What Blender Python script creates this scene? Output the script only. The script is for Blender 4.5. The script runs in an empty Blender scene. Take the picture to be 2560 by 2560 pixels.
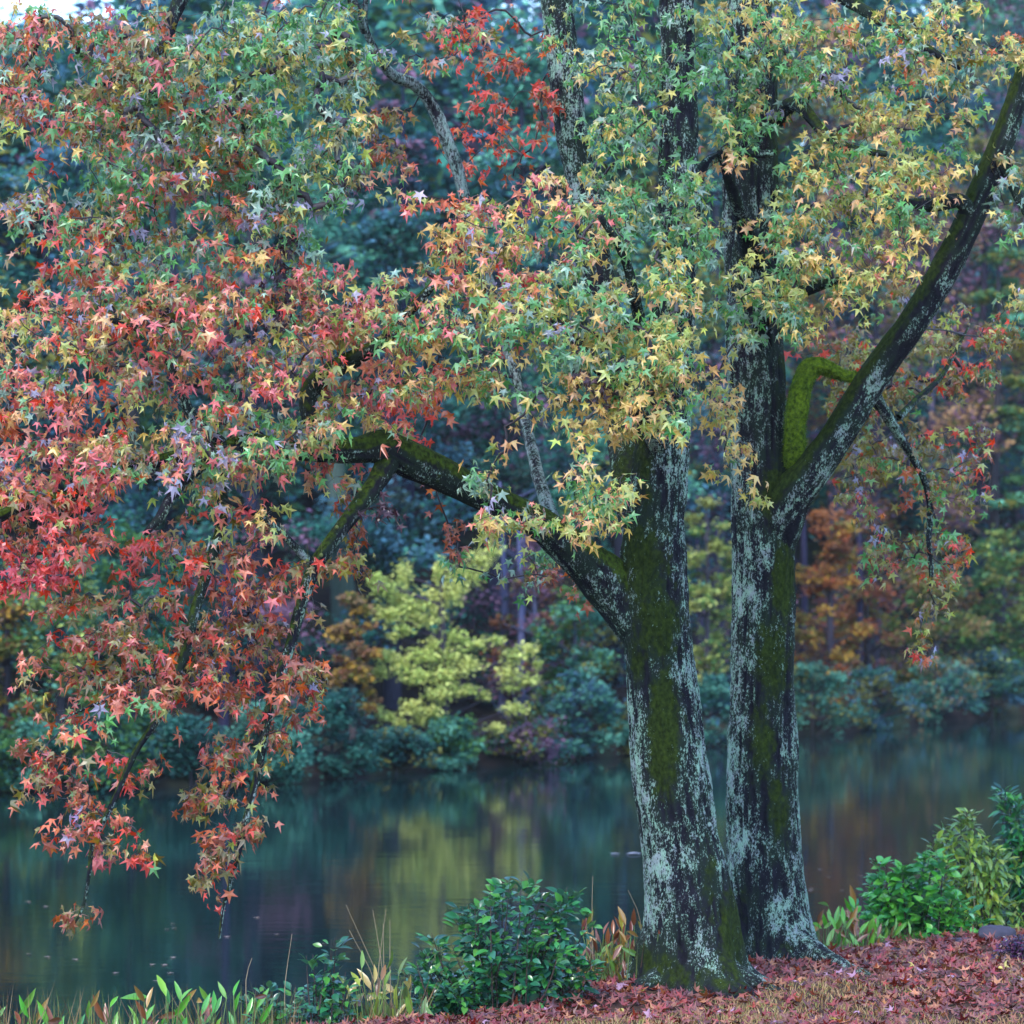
import bpy, math, random
import numpy as np
from mathutils import Matrix, Vector

rng = np.random.default_rng(7)
random.seed(7)
sc = bpy.context.scene
col = sc.collection

# ------------------------------------------------------------------ camera, sky, sun, exposure
F = 8565.0                      # focal length in pixels of a 2560 px wide picture
CAM = np.array([0.0, 0.0, 3.57])
TH = math.atan(170 / F)
cam_d = bpy.data.cameras.new("camera")
cam_d.sensor_width = 36.0
cam_d.lens = 36.0 * F / 2560.0
cam_d.clip_start = 0.1
cam_d.clip_end = 2000
cam_d.dof.use_dof = True
cam_d.dof.focus_distance = 24.6
cam_d.dof.aperture_fstop = 2.7
cam_o = bpy.data.objects.new("camera", cam_d)
cam_o.location = CAM
cam_o.rotation_euler = (math.pi / 2 + TH, 0, 0)
col.objects.link(cam_o)
sc.camera = cam_o

SUN_EL, SUN_AZ = math.radians(52), math.radians(205)      # azimuth measured from +Y towards +X
w = bpy.data.worlds.new("World")
sc.world = w
w.use_nodes = True
nt = w.node_tree
bg = nt.nodes["Background"]
sky = nt.nodes.new("ShaderNodeTexSky")
sky.sky_type = 'NISHITA'
sky.sun_disc = False
sky.sun_elevation = SUN_EL
sky.sun_rotation = SUN_AZ
sky.air_density = 1.1
sky.dust_density = 0.4
sky.ozone_density = 5.0
nt.links.new(sky.outputs[0], bg.inputs[0])
bg.inputs[1].default_value = 0.15
sun_d = bpy.data.lights.new("sun", 'SUN')
sun_d.energy = 0.75
sun_d.angle = math.radians(14)
sun_d.color = (1.0, 0.95, 0.88)
sun_o = bpy.data.objects.new("sun", sun_d)
sd = Vector((math.sin(SUN_AZ) * math.cos(SUN_EL), math.cos(SUN_AZ) * math.cos(SUN_EL), math.sin(SUN_EL)))
sun_o.rotation_euler = sd.to_track_quat('Z', 'Y').to_euler()
sun_o.location = (0, 0, 60)
col.objects.link(sun_o)

sc.view_settings.view_transform = 'Standard'
sc.view_settings.look = 'None'
sc.view_settings.gamma = 1.0
sc.view_settings.use_curve_mapping = False
sc.view_settings.exposure = 2.22
sc.render.engine = 'CYCLES'
cy = sc.cycles
cy.use_denoising = True
cy.max_bounces = 6
cy.diffuse_bounces = 2
cy.glossy_bounces = 2
cy.transmission_bounces = 3
cy.transparent_max_bounces = 4
cy.volume_bounces = 0

# ------------------------------------------------------------------ helpers
def P(px, py, Y):
    """world point seen at pixel (px, py) of the 2560 frame at distance Y"""
    x = (px - 1280) / F
    y = (1280 - py) / F
    c, s = math.cos(TH), math.sin(TH)
    dy = c - y * s
    dz = s + y * c
    t = Y / dy
    return np.array([x * t, Y, CAM[2] + dz * t])

def s2l(c):
    c = np.asarray(c, float) / 255.0
    return np.where(c <= 0.04045, c / 12.92, ((c + 0.055) / 1.055) ** 2.4)

def hash3(i, j, k, seed):
    h = (i * 374761393 + j * 668265263 + k * 2147483647 + seed * 1274126177) & 0xFFFFFFFF
    h = ((h ^ (h >> 13)) * 1274126177) & 0xFFFFFFFF
    h = h ^ (h >> 16)
    return (h & 0xFFFF) / 65535.0

def vnoise(p, seed=0):
    p = np.asarray(p, float)
    i = np.floor(p).astype(np.int64)
    f = p - i
    f = f * f * (3 - 2 * f)
    out = 0
    for dx in (0, 1):
        for dy in (0, 1):
            for dz in (0, 1):
                wgt = (f[:, 0] if dx else 1 - f[:, 0]) * (f[:, 1] if dy else 1 - f[:, 1]) * (f[:, 2] if dz else 1 - f[:, 2])
                out = out + wgt * hash3(i[:, 0] + dx, i[:, 1] + dy, i[:, 2] + dz, seed)
    return out

def fbm(p, seed=0, oct=3):
    a, s, o = 0.5, 0, 0
    p = np.asarray(p, float)
    for k in range(oct):
        o = o + a * vnoise(p * 2 ** k, seed + k * 17)
        s += a
        a *= 0.5
    return o / s

def S_(*a): return s2l(a)
def norm(v):
    return v / np.maximum(np.linalg.norm(v, axis=-1, keepdims=True), 1e-9)

def mesh_np(name, verts, faces, attrs=None, smooth=False, mat=None):
    """faces: list of integer arrays (n,k)"""
    me = bpy.data.meshes.new(name)
    verts = np.asarray(verts, np.float32)
    if not isinstance(faces, (list, tuple)):
        faces = [faces]
    faces = [np.asarray(f, np.int32) for f in faces if len(f)]
    nl = sum(f.size for f in faces)
    nf = sum(len(f) for f in faces)
    me.vertices.add(len(verts))
    me.vertices.foreach_set("co", verts.ravel())
    me.loops.add(nl)
    me.loops.foreach_set("vertex_index", np.concatenate([f.ravel() for f in faces]))
    me.polygons.add(nf)
    tot = np.concatenate([np.full(len(f), f.shape[1], np.int32) for f in faces])
    st = np.concatenate([[0], np.cumsum(tot)[:-1]]).astype(np.int32)
    me.polygons.foreach_set("loop_start", st)
    me.polygons.foreach_set("loop_total", tot)
    me.polygons.foreach_set("use_smooth", np.full(nf, bool(smooth)))
    for k, v in (attrs or {}).items():
        v = np.asarray(v, np.float32)
        if v.ndim == 1:
            a = me.attributes.new(k, 'FLOAT', 'POINT')
            a.data.foreach_set("value", v)
        else:
            if v.shape[1] == 3:
                v = np.concatenate([v, np.ones((len(v), 1), np.float32)], 1)
            a = me.attributes.new(k, 'FLOAT_COLOR', 'POINT')
            a.data.foreach_set("color", v.ravel())
    me.update(calc_edges=True)
    if mat:
        me.materials.append(mat)
    return me

def link(name, me, parent=None, loc=None, **props):
    o = bpy.data.objects.new(name, me)
    col.objects.link(o)
    if parent is not None:
        o.parent = parent
    if loc is not None:
        o.location = loc
    for k, v in props.items():
        o[k] = v
    return o

def thing(name, loc, label, cat, group=None):
    o = bpy.data.objects.new(name, None)
    o.empty_display_size = 0.2
    col.objects.link(o)
    o.location = loc
    o["label"] = label
    o["category"] = cat
    if group:
        o["group"] = group
    return o

def smooth_path(pts, rad, step):
    """Catmull-Rom through pts, resampled about every step"""
    pts = np.asarray(pts, float)
    rad = np.asarray(rad, float)
    P0 = np.vstack([2 * pts[0] - pts[1], pts, 2 * pts[-1] - pts[-2]])
    R0 = np.concatenate([[rad[0]], rad, [rad[-1]]])
    op, orr = [], []
    for i in range(1, len(P0) - 2):
        a, b, c, d = P0[i - 1:i + 3]
        n = max(2, int(np.linalg.norm(c - b) / step))
        t = np.linspace(0, 1, n, endpoint=False)[:, None]
        op.append(0.5 * ((2 * b) + (-a + c) * t + (2 * a - 5 * b + 4 * c - d) * t ** 2 + (-a + 3 * b - 3 * c + d) * t ** 3))
        tt = t[:, 0]
        tt = tt * tt * (3 - 2 * tt)
        orr.append(R0[i] * (1 - tt) + R0[i + 1] * tt)
    op.append(pts[-1:])
    orr.append(rad[-1:])
    return np.vstack(op), np.concatenate(orr)

def tube(path, rad, ns, cap=True):
    """returns verts, quads, tris, plus the angle and the outward normal of every vertex"""
    path = np.asarray(path, float)
    n = len(path)
    tan = np.gradient(path, axis=0) if n > 2 else np.repeat((path[-1] - path[0])[None], n, 0)
    tan = norm(tan)
    u = np.cross(tan[0], [0.0, 1.0, 0.0])
    if np.linalg.norm(u) < 0.1:
        u = np.cross(tan[0], [1.0, 0.0, 0.0])
    U = np.zeros((n, 3))
    for i in range(n):
        u = u - tan[i] * np.dot(u, tan[i])
        u = u / np.linalg.norm(u)
        U[i] = u
    V = np.cross(tan, U)
    ang = np.linspace(0, 2 * math.pi, ns, endpoint=False)
    nrm = U[:, None] * np.cos(ang)[None, :, None] + V[:, None] * np.sin(ang)[None, :, None]
    verts = path[:, None] + nrm * np.asarray(rad)[:, None, None]
    i = np.arange(n - 1)[:, None] * ns
    j = np.arange(ns)[None]
    j2 = (j + 1) % ns
    quads = np.stack([i + j, i + j2, i + ns + j2, i + ns + j], -1).reshape(-1, 4)
    tris = np.zeros((0, 3), int)
    verts = verts.reshape(-1, 3)
    if cap:
        verts = np.vstack([verts, path[-1:] + tan[-1:] * rad[-1] * 0.5])
        c = len(verts) - 1
        jj = np.arange(ns)
        tris = np.stack([(n - 1) * ns + jj, (n - 1) * ns + (jj + 1) % ns, np.full(ns, c)], -1)
        nrm = np.vstack([nrm.reshape(-1, 3), tan[-1:]])
    else:
        nrm = nrm.reshape(-1, 3)
    return verts, quads, tris, nrm

class MB:
    """collects pieces into one mesh"""
    def __init__(s):
        s.v, s.q, s.t, s.c, s.n = [], [], [], [], 0
    def add(s, v, q=None, t=None, c=None):
        v = np.asarray(v, float)
        if q is not None and len(q): s.q.append(np.asarray(q) + s.n)
        if t is not None and len(t): s.t.append(np.asarray(t) + s.n)
        s.v.append(v)
        if c is not None:
            c = np.asarray(c, float)
            s.c.append(np.repeat(c[None], len(v), 0) if c.ndim == 1 else c)
        s.n += len(v)
    def tube(s, pts, rad, ns=5, step=None, c=None):
        p, r = (smooth_path(pts, rad, step) if step else (pts, rad))
        v, q, t, _ = tube(p, r, ns)
        s.add(v, q, t, c)
    def mesh(s, name, mat, base=(0, 0, 0), smooth=True):
        f = []
        if s.q: f.append(np.concatenate(s.q))
        if s.t: f.append(np.concatenate(s.t))
        at = {"col": np.concatenate(s.c)} if s.c else None
        return mesh_np(name, np.concatenate(s.v) - np.asarray(base), f, at, smooth, mat)

# ------------------------------------------------------------------ materials
def new_mat(name):
    m = bpy.data.materials.new(name)
    m.use_nodes = True
    t = m.node_tree
    return m, t, t.nodes["Principled BSDF"], t.nodes["Material Output"]

def nd(t, typ, **kw):
    n = t.nodes.new(typ)
    for k, v in kw.items():
        setattr(n, k, v)
    return n

def ramp(t, src, a, b, ca=(0, 0, 0, 1), cb=(1, 1, 1, 1)):
    r = nd(t, "ShaderNodeValToRGB")
    r.color_ramp.elements[0].position = a
    r.color_ramp.elements[0].color = ca
    r.color_ramp.elements[1].position = b
    r.color_ramp.elements[1].color = cb
    t.links.new(src, r.inputs[0])
    return r.outputs[0]

def mixc(t, fac, a, b, mode='MIX'):
    m = nd(t, "ShaderNodeMix", data_type='RGBA', blend_type=mode)
    for sock, v in ((m.inputs[0], fac), (m.inputs[6], a), (m.inputs[7], b)):
        if hasattr(v, "links") or isinstance(v, bpy.types.NodeSocket):
            t.links.new(v, sock)
        elif isinstance(v, (int, float)):
            sock.default_value = v
        else:
            sock.default_value = (*v, 1) if len(v) == 3 else v
    return m.outputs[2]

def math_n(t, op, a, b=None, clamp=False):
    m = nd(t, "ShaderNodeMath", operation=op, use_clamp=clamp)
    for i, v in enumerate((a, b)):
        if v is None: continue
        if isinstance(v, (int, float)): m.inputs[i].default_value = v
        else: t.links.new(v, m.inputs[i])
    return m.outputs[0]

def attr(t, name, out):
    a = nd(t, "ShaderNodeAttribute", attribute_name=name)
    return a.outputs[out]

def coords(t, scale, rot=(0, 0, 0)):
    tc = nd(t, "ShaderNodeTexCoord")
    mp = nd(t, "ShaderNodeMapping")
    mp.inputs["Scale"].default_value = scale
    mp.inputs["Rotation"].default_value = rot
    t.links.new(tc.outputs["Object"], mp.inputs[0])
    return mp.outputs[0]

def noise(t, vec, scale, detail=3, rough=0.55):
    n = nd(t, "ShaderNodeTexNoise")
    n.inputs["Scale"].default_value = scale
    n.inputs["Detail"].default_value = detail
    n.inputs["Roughness"].default_value = rough
    t.links.new(vec, n.inputs["Vector"])
    return n.outputs[0]

def leaf_material(name, rough, trans, spec, under=(0.42, 0.36, 0.47), under_f=0.13):
    m, t, bs, out = new_mat(name)
    c = attr(t, "col", "Color")
    geo = nd(t, "ShaderNodeNewGeometry")
    # the underside of the leaf is paler
    f = math_n(t, 'MULTIPLY', geo.outputs["Backfacing"], under_f)
    cc = mixc(t, f, c, under)
    nz = noise(t, coords(t, (1, 1, 1)), 45, 2)
    cc = mixc(t, ramp(t, nz, 0.35, 0.75, (0, 0, 0, 1), (0.3, 0.3, 0.3, 1)), cc, (0.55, 0.45, 0.32), 'MULTIPLY')
    t.links.new(cc, bs.inputs["Base Color"])
    bs.inputs["Roughness"].default_value = rough
    bs.inputs["Specular IOR Level"].default_value = spec
    tr = nd(t, "ShaderNodeBsdfTranslucent")
    t.links.new(c, tr.inputs[0])
    mx = nd(t, "ShaderNodeMixShader")
    mx.inputs[0].default_value = trans
    t.links.new(bs.outputs[0], mx.inputs[1])
    t.links.new(tr.outputs[0], mx.inputs[2])
    t.links.new(mx.outputs[0], out.inputs[0])
    return m

def simple_attr_mat(name, rough=0.8, spec=0.3):
    m, t, bs, out = new_mat(name)
    c = attr(t, "col", "Color")
    nz = noise(t, coords(t, (1, 1, 1)), 30, 3)
    c = mixc(t, ramp(t, nz, 0.3, 0.7, (0.35, 0.35, 0.35, 1), (0, 0, 0, 1)), c, (0.3, 0.28, 0.28), 'MULTIPLY')
    t.links.new(c, bs.inputs["Base Color"])
    bs.inputs["Roughness"].default_value = rough
    bs.inputs["Specular IOR Level"].default_value = spec
    return m

def bark_material(name, lichen=(0.27, 0.40, 0.29), dark=(0.004, 0.004, 0.006), mid=(0.011, 0.010, 0.014), lich_lo=0.510, lich_w=0.045, fine=1.0, moss_hi=(0.036, 0.054, 0.007)):
    m, t, bs, out = new_mat(name)
    ridge = attr(t, "ridge", "Fac")
    moss = attr(t, "moss", "Fac")
    v1 = coords(t, (1, 1, 0.52))
    v2 = coords(t, (1, 1, 0.75))
    bark = mixc(t, ramp(t, ridge, 0.25, 0.75), dark, mid)
    bark = mixc(t, ramp(t, noise(t, v1, 28, 4), 0.35, 0.7), bark, (0.017, 0.015, 0.022))
    film = ramp(t, math_n(t, 'ADD', math_n(t, 'MULTIPLY', ridge, 0.6), math_n(t, 'MULTIPLY', noise(t, v2, 5, 4, 0.6), 0.8)), 0.66, 0.86)
    bark = mixc(t, film, bark, (0.015, 0.023, 0.016))
    # lichen crust: large patches broken by small scale streaks, only on the ridges
    big = noise(t, v2, 2.6, 2)
    med = noise(t, v2, 15, 4, 0.65)
    fin = noise(t, v1, 84 * fine, 4, 0.7)
    s = math_n(t, 'ADD', math_n(t, 'MULTIPLY', big, 0.23), math_n(t, 'MULTIPLY', med, 0.27))
    s = math_n(t, 'ADD', s, math_n(t, 'MULTIPLY', fin, 0.50))
    s = math_n(t, 'ADD', s, math_n(t, 'MULTIPLY', math_n(t, 'SUBTRACT', ridge, 0.5), 0.16))
    s = math_n(t, 'SUBTRACT', s, math_n(t, 'MULTIPLY', moss, 0.15))
    tc = nd(t, "ShaderNodeTexCoord"); sx = nd(t, "ShaderNodeSeparateXYZ"); t.links.new(tc.outputs["Object"], sx.inputs[0])
    hz = nd(t, "ShaderNodeMapRange"); hz.inputs[1].default_value = 3.2; hz.inputs[2].default_value = 6.0; hz.inputs[4].default_value = 0.028
    t.links.new(sx.outputs[2], hz.inputs[0])
    s = math_n(t, 'SUBTRACT', s, hz.outputs[0])
    lm = ramp(t, s, lich_lo, lich_lo + lich_w)
    lc = mixc(t, ramp(t, noise(t, v2, 17, 2), 0.42, 0.62), lichen, (0.28, 0.31, 0.30))
    lc = mixc(t, ramp(t, noise(t, v1, 90, 2), 0.35, 0.65, (0.4, 0.4, 0.4, 1), (0, 0, 0, 1)), lc, (0.45, 0.5, 0.45), 'MULTIPLY')
    c = mixc(t, lm, bark, lc)
    mm = math_n(t, 'ADD', moss, math_n(t, 'MULTIPLY', math_n(t, 'SUBTRACT', noise(t, v2, 13, 4, 0.65), 0.5), 1.3))
    mk = ramp(t, mm, 0.36, 0.62)
    mk = math_n(t, 'MULTIPLY', mk, ramp(t, lm, 0.3, 0.9, (1, 1, 1, 1), (0.25, 0.25, 0.25, 1)))
    mc = mixc(t, ramp(t, noise(t, v2, 34, 3), 0.35, 0.7), (0.010, 0.016, 0.002), moss_hi)
    c = mixc(t, mk, c, mc)
    t.links.new(c, bs.inputs["Base Color"])
    bs.inputs["Roughness"].default_value = 0.82
    bs.inputs["Specular IOR Level"].default_value = 0.08
    bp = nd(t, "ShaderNodeBump")
    bp.inputs["Strength"].default_value = 0.7
    bp.inputs["Distance"].default_value = 0.012
    hh = math_n(t, 'ADD', fin, math_n(t, 'MULTIPLY', lm, 0.35))
    t.links.new(hh, bp.inputs["Height"])
    t.links.new(bp.outputs[0], bs.inputs["Normal"])
    return m

M_LEAF = leaf_material("sweetgum leaf", 0.36, 0.34, 0.65)
M_BUSH = leaf_material("glossy shrub leaf", 0.28, 0.18, 0.7, (0.20, 0.30, 0.22), 0.3)
M_FAR = leaf_material("far foliage", 0.6, 0.30, 0.3, (0.2, 0.25, 0.25), 0.15)
M_LITTER = leaf_material("fallen leaf", 0.45, 0.14, 0.35, (0.30, 0.18, 0.22), 0.2)
M_STRAW = simple_attr_mat("dry grass", 0.7, 0.3)
M_BARK = bark_material("lichened bark")
M_LIMB = bark_material("mossy limb bark", lich_lo=0.525, fine=0.9, moss_hi=(0.060, 0.090, 0.009))
M_PALE = bark_material("pale lichened bark", lichen=(0.22, 0.30, 0.26), lich_lo=0.435, lich_w=0.1, mid=(0.05, 0.05, 0.05), fine=0.7)
M_TWIG = simple_attr_mat("twig bark", 0.6, 0.35)
M_FARBARK = simple_attr_mat("far bark", 0.9, 0.2)

def moss_mat():
    m, t, bs, out = new_mat("bright moss")
    v = coords(t, (1, 1, 1))
    c = mixc(t, ramp(t, noise(t, v, 30, 4), 0.35, 0.7), (0.04, 0.07, 0.005), (0.20, 0.29, 0.016))
    t.links.new(c, bs.inputs["Base Color"])
    bs.inputs["Roughness"].default_value = 0.95
    bs.inputs["Specular IOR Level"].default_value = 0.1
    bp = nd(t, "ShaderNodeBump")
    bp.inputs["Strength"].default_value = 1.0
    bp.inputs["Distance"].default_value = 0.015
    t.links.new(noise(t, v, 120, 3), bp.inputs["Height"])
    t.links.new(bp.outputs[0], bs.inputs["Normal"])
    return m
M_MOSS = moss_mat()

# ------------------------------------------------------------------ terrain, water
SH = np.array([(-60, 40), (-20, 53.5), (-9, 57.0), (-6.2, 58.3), (-4, 59.8), (-2.6, 62.5), (0.35, 66.3), (2.4, 69.8), (6.5, 77.6),
               (13.4, 90), (25, 108), (70, 150)], float)
def shoreY(x): return np.interp(x, SH[:, 0], SH[:, 1])
def shore_at_px(px):
    Y = 70.0
    px = min(max(px, -6000), 7000)
    for _ in range(40):
        Y = 0.5 * Y + 0.5 * float(shoreY((px - 1280) / F * Y))
    return Y
def far_z(X, Y):
    d = (np.asarray(Y) - shoreY(X)) * 0.72
    z = np.where(d < 0, -0.8, np.where(d < 0.35, -0.8 + d / 0.35 * 1.05, 0.25 + (d - 0.35) * 0.10 + np.clip(d - 5, 0, 99) * 0.22))
    z = np.where(d > 48, 0.25 + 47.65 * 0.10 + 43 * 0.22 + (d - 48) * 0.03, z)
    return z

xs = np.concatenate([np.linspace(-220, -30, 20), np.linspace(-28, 36, 65), np.linspace(40, 240, 20)])
ds = np.concatenate([[-1.5, -0.4, 0, 0.12, 0.25, 0.4, 0.7], np.linspace(1.2, 60, 60), np.linspace(66, 190, 20)])
XX, DD = np.meshgrid(xs, ds, indexing='ij')
YY = np.interp(XX, SH[:, 0], SH[:, 1]) + DD
ZZ = far_z(XX, YY)
pp = np.stack([XX, YY, ZZ], -1).reshape(-1, 3)
pp[:, 2] += (fbm(pp * 0.5, 3) - 0.5) * 0.9 * np.clip((DD.ravel() - 1) / 3, 0, 1)
def grid_faces(a, b):
    i = np.arange(a - 1)[:, None] * b
    j = np.arange(b - 1)[None]
    return np.stack([i + j, i + b + j, i + b + j + 1, i + j + 1], -1).reshape(-1, 4)

m, t, bs, out = new_mat("forest floor")
v = coords(t, (1, 1, 1))
c = mixc(t, ramp(t, noise(t, v, 1.2, 5), 0.35, 0.65), (0.010, 0.008, 0.009), (0.026, 0.018, 0.015))
c = mixc(t, ramp(t, noise(t, v, 0.5, 3), 0.5, 0.7), c, (0.035, 0.045, 0.02))
t.links.new(c, bs.inputs["Base Color"])
bs.inputs["Roughness"].default_value = 0.95
bs.inputs["Specular IOR Level"].default_value = 0.05
link("far_bank", mesh_np("far_bank", pp, grid_faces(len(xs), len(ds)), None, True, m), kind="structure")

m, t, bs, out = new_mat("lake water")
bs.inputs["Base Color"].default_value = (0.005, 0.017, 0.018, 1)
bs.inputs["Roughness"].default_value = 0.06
bs.inputs["IOR"].default_value = 1.33
bs.inputs["Specular IOR Level"].default_value = 0.5
v = coords(t, (0.55, 1, 1))
bp = nd(t, "ShaderNodeBump")
bp.inputs["Strength"].default_value = 0.035
bp.inputs["Distance"].default_value = 0.05
h = math_n(t, 'ADD', noise(t, v, 3.0, 3), math_n(t, 'MULTIPLY', noise(t, v, 0.7, 2), 1.5))
t.links.new(h, bp.inputs["Height"])
t.links.new(bp.outputs[0], bs.inputs["Normal"])
wx = np.linspace(-230, 240, 40); wy = np.linspace(10, 250, 40)
WX, WY = np.meshgrid(wx, wy, indexing='ij')
link("lake_water", mesh_np("lake_water", np.stack([WX, WY, np.zeros_like(WX)], -1).reshape(-1, 3), grid_faces(40, 40), None, True, m), kind="structure")

# near bank: a lawn falling to the water's edge
NB = np.array([(-230, -20), (-40, 12), (-10, 20.5), (-6, 22), (-3.5, 22.8), (-0.4, 24.0), (0.97, 26.4), (2.5, 28.3), (4.47, 30.2), (8, 34), (40, 62), (240, 200)], float)
def bankY(x): return np.interp(x, NB[:, 0], NB[:, 1])
def near_z0(X, Y):
    v = bankY(X) - np.asarray(Y)
    z = 0.5 + np.clip(22.3 - np.asarray(Y), 0, 60) * 0.064
    z = np.where(v < 0, 0.5 + v * 0.55, z)
    return np.maximum(z, -0.7)
def near_z(X, Y):
    X = np.asarray(X, float); Y = np.asarray(Y, float)
    p = np.stack([X.ravel() * 1.4, Y.ravel() * 1.4, np.zeros(X.size)], -1)
    return near_z0(X, Y) + ((fbm(p, 21) - 0.5) * 0.10).reshape(X.shape)
xs = np.concatenate([np.linspace(-220, -12, 24), np.linspace(-11, -3, 20), np.linspace(-2.9, 7, 110), np.linspace(8, 230, 40)])
vs = np.concatenate([[-2.6, -2.0, -1.5, -1.1, -0.8, -0.5, -0.25], np.linspace(-0.1, 8, 100), np.linspace(9, 60, 40), np.linspace(66, 160, 14)])
XX, VV = np.meshgrid(xs, vs, indexing='ij')
YY = bankY(XX) - VV
ZZ = near_z(XX, YY)
m, t, bs, out = new_mat("bank soil and dry turf")
v = coords(t, (1, 1, 1))
c = mixc(t, ramp(t, noise(t, v, 3, 5), 0.35, 0.65), (0.040, 0.020, 0.017), (0.10, 0.060, 0.034))
c = mixc(t, ramp(t, noise(t, v, 60, 3), 0.4, 0.7), c, (0.055, 0.030, 0.024))
t.links.new(c, bs.inputs["Base Color"])
bs.inputs["Roughness"].default_value = 0.95
bs.inputs["Specular IOR Level"].default_value = 0.05
link("near_bank", mesh_np("near_bank", np.stack([XX, YY, ZZ], -1).reshape(-1, 3), grid_faces(len(xs), len(vs))[:, ::-1], None, True, m), kind="structure")

# ------------------------------------------------------------------ leaves of the sweetgums
PAL = [  # centre, tips (sRGB)
    ((230, 78, 40), (220, 54, 36)),      # 0 red
    ((196, 40, 34), (172, 24, 32)),      # 1 deep red
    ((230, 124, 110), (222, 84, 96)),   # 2 pink
    ((234, 146, 104), (226, 104, 88)),   # 3 salmon
    ((220, 120, 52), (206, 82, 42)),     # 4 orange
    ((162, 84, 38), (150, 58, 34)),      # 5 rust
    ((240, 200, 108), (234, 174, 94)),    # 6 yellow
    ((238, 188, 120), (230, 150, 100)),   # 7 peach
    ((172, 184, 88), (196, 180, 86)),    # 8 yellow green
    ((92, 156, 80), (104, 160, 82)),      # 9 green
    ((66, 122, 66), (76, 130, 62)),      # 10 dark green
    ((126, 122, 42), (144, 104, 40)),    # 11 olive
    ((166, 162, 182), (170, 150, 168)),  # 12 lavender: pale underside, plus sky sheen put into the colour
    ((136, 170, 146), (150, 168, 134)),  # 13 grey green
    ((66, 20, 32), (56, 16, 24)),        # 14 withered
]
PALL = np.array([[s2l(a), s2l(b)] for a, b in PAL])
def vivid(c, k):
    m_ = np.asarray(c).mean(-1, keepdims=True)
    return np.clip(m_ + (c - m_) * k, .006, .85)
PALL = vivid(PALL, 1.06)

def leaf_base():
    L = [(0, 1.0), (33, .36), (64, .93), (93, .33), (122, .62), (180, .10), (238, .62), (267, .33), (296, .93), (327, .36)]
    pts = [(0.0, 0.12)]
    for a, r in L:
        a = math.radians(a)
        pts.append((math.sin(a) * r, math.cos(a) * r))
    p = np.array(pts)
    return p                      # (11,2): x across, y along the axis; index 0 is the centre
LB = leaf_base()
LT = np.array([(0, i, i % 10 + 1) for i in range(1, 11)])
LTIP = np.array([0, 1, 0.25, 1, 0.25, 1, .2, 1, .25, 1, .25])

def leaf_batch(pos, axis, nor, size, curl, fold, c0, c1, attach=None, wide=None):
    """star leaves; returns verts (n,11(+3),3), tris, colours"""
    n = len(pos)
    axis = norm(axis)
    nor = norm(nor - axis * np.sum(nor * axis, 1, keepdims=True))
    side = np.cross(axis, nor)
    wide = np.ones(n) if wide is None else wide
    x = LB[:, 0][None] * (size * wide)[:, None]
    y = (LB[:, 1][None] + 0.1) * size[:, None]
    r2 = (LB ** 2).sum(1)[None]
    z = -curl[:, None] * r2 * size[:, None] + fold[:, None] * np.abs(LB[:, 0])[None] * size[:, None]
    z = z + rng.normal(0, 0.05, z.shape) * size[:, None]
    v = pos[:, None] + side[:, None] * x[..., None] + axis[:, None] * y[..., None] + nor[:, None] * z[..., None]
    c = c0[:, None] * (1 - LTIP)[None, :, None] + c1[:, None] * LTIP[None, :, None]
    t = LT[None] + (np.arange(n) * 11)[:, None, None]
    V = v.reshape(-1, 3); C = c.reshape(-1, 3); T = t.reshape(-1, 3)
    if attach is not None:
        b = len(V)
        wv = side * 0.0022
        pv = np.stack([attach, pos + axis * size[:, None] * 0.05 - wv, pos + axis * size[:, None] * 0.05 + wv], 1)
        V = np.vstack([V, pv.reshape(-1, 3)])
        C = np.vstack([C, np.repeat(s2l((150, 120, 70)) [None] * 0.6, n * 3, 0)])
        T = np.vstack([T, (np.arange(n * 3).reshape(-1, 3) + b)])
    return V, T, C

# shared meshes for leaves that are objects of their own
LEAF_MESH = {}
def leaf_variant(ci, k):
    key = (ci, k)
    if key not in LEAF_MESH:
        o = np.zeros((1, 3))
        cu, fo = ((0.12, 0.15), (0.4, 0.4), (0.7, 0.0))[k]
        V, T, C = leaf_batch(o, np.array([[0, 1.0, 0]]), np.array([[0, 0, 1.0]]), np.array([1.0]), np.array([cu]), np.array([fo]),
                             PALL[ci, 0][None], PALL[ci, 1][None])
        LEAF_MESH[key] = mesh_np("leaf", V, T, {"col": C}, False, M_LEAF)
    return LEAF_MESH[key]

def leaf_matrix(pos, axis, nor, size, wide=1.0):
    a = axis / np.linalg.norm(axis)
    n_ = nor - a * np.dot(nor, a)
    n_ /= np.linalg.norm(n_)
    s = np.cross(a, n_)
    M = Matrix.Identity(4)
    for i in range(3):
        M[i][0], M[i][1], M[i][2], M[i][3] = s[i] * size * wide, a[i] * size, n_[i] * size, pos[i]
    return M

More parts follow.
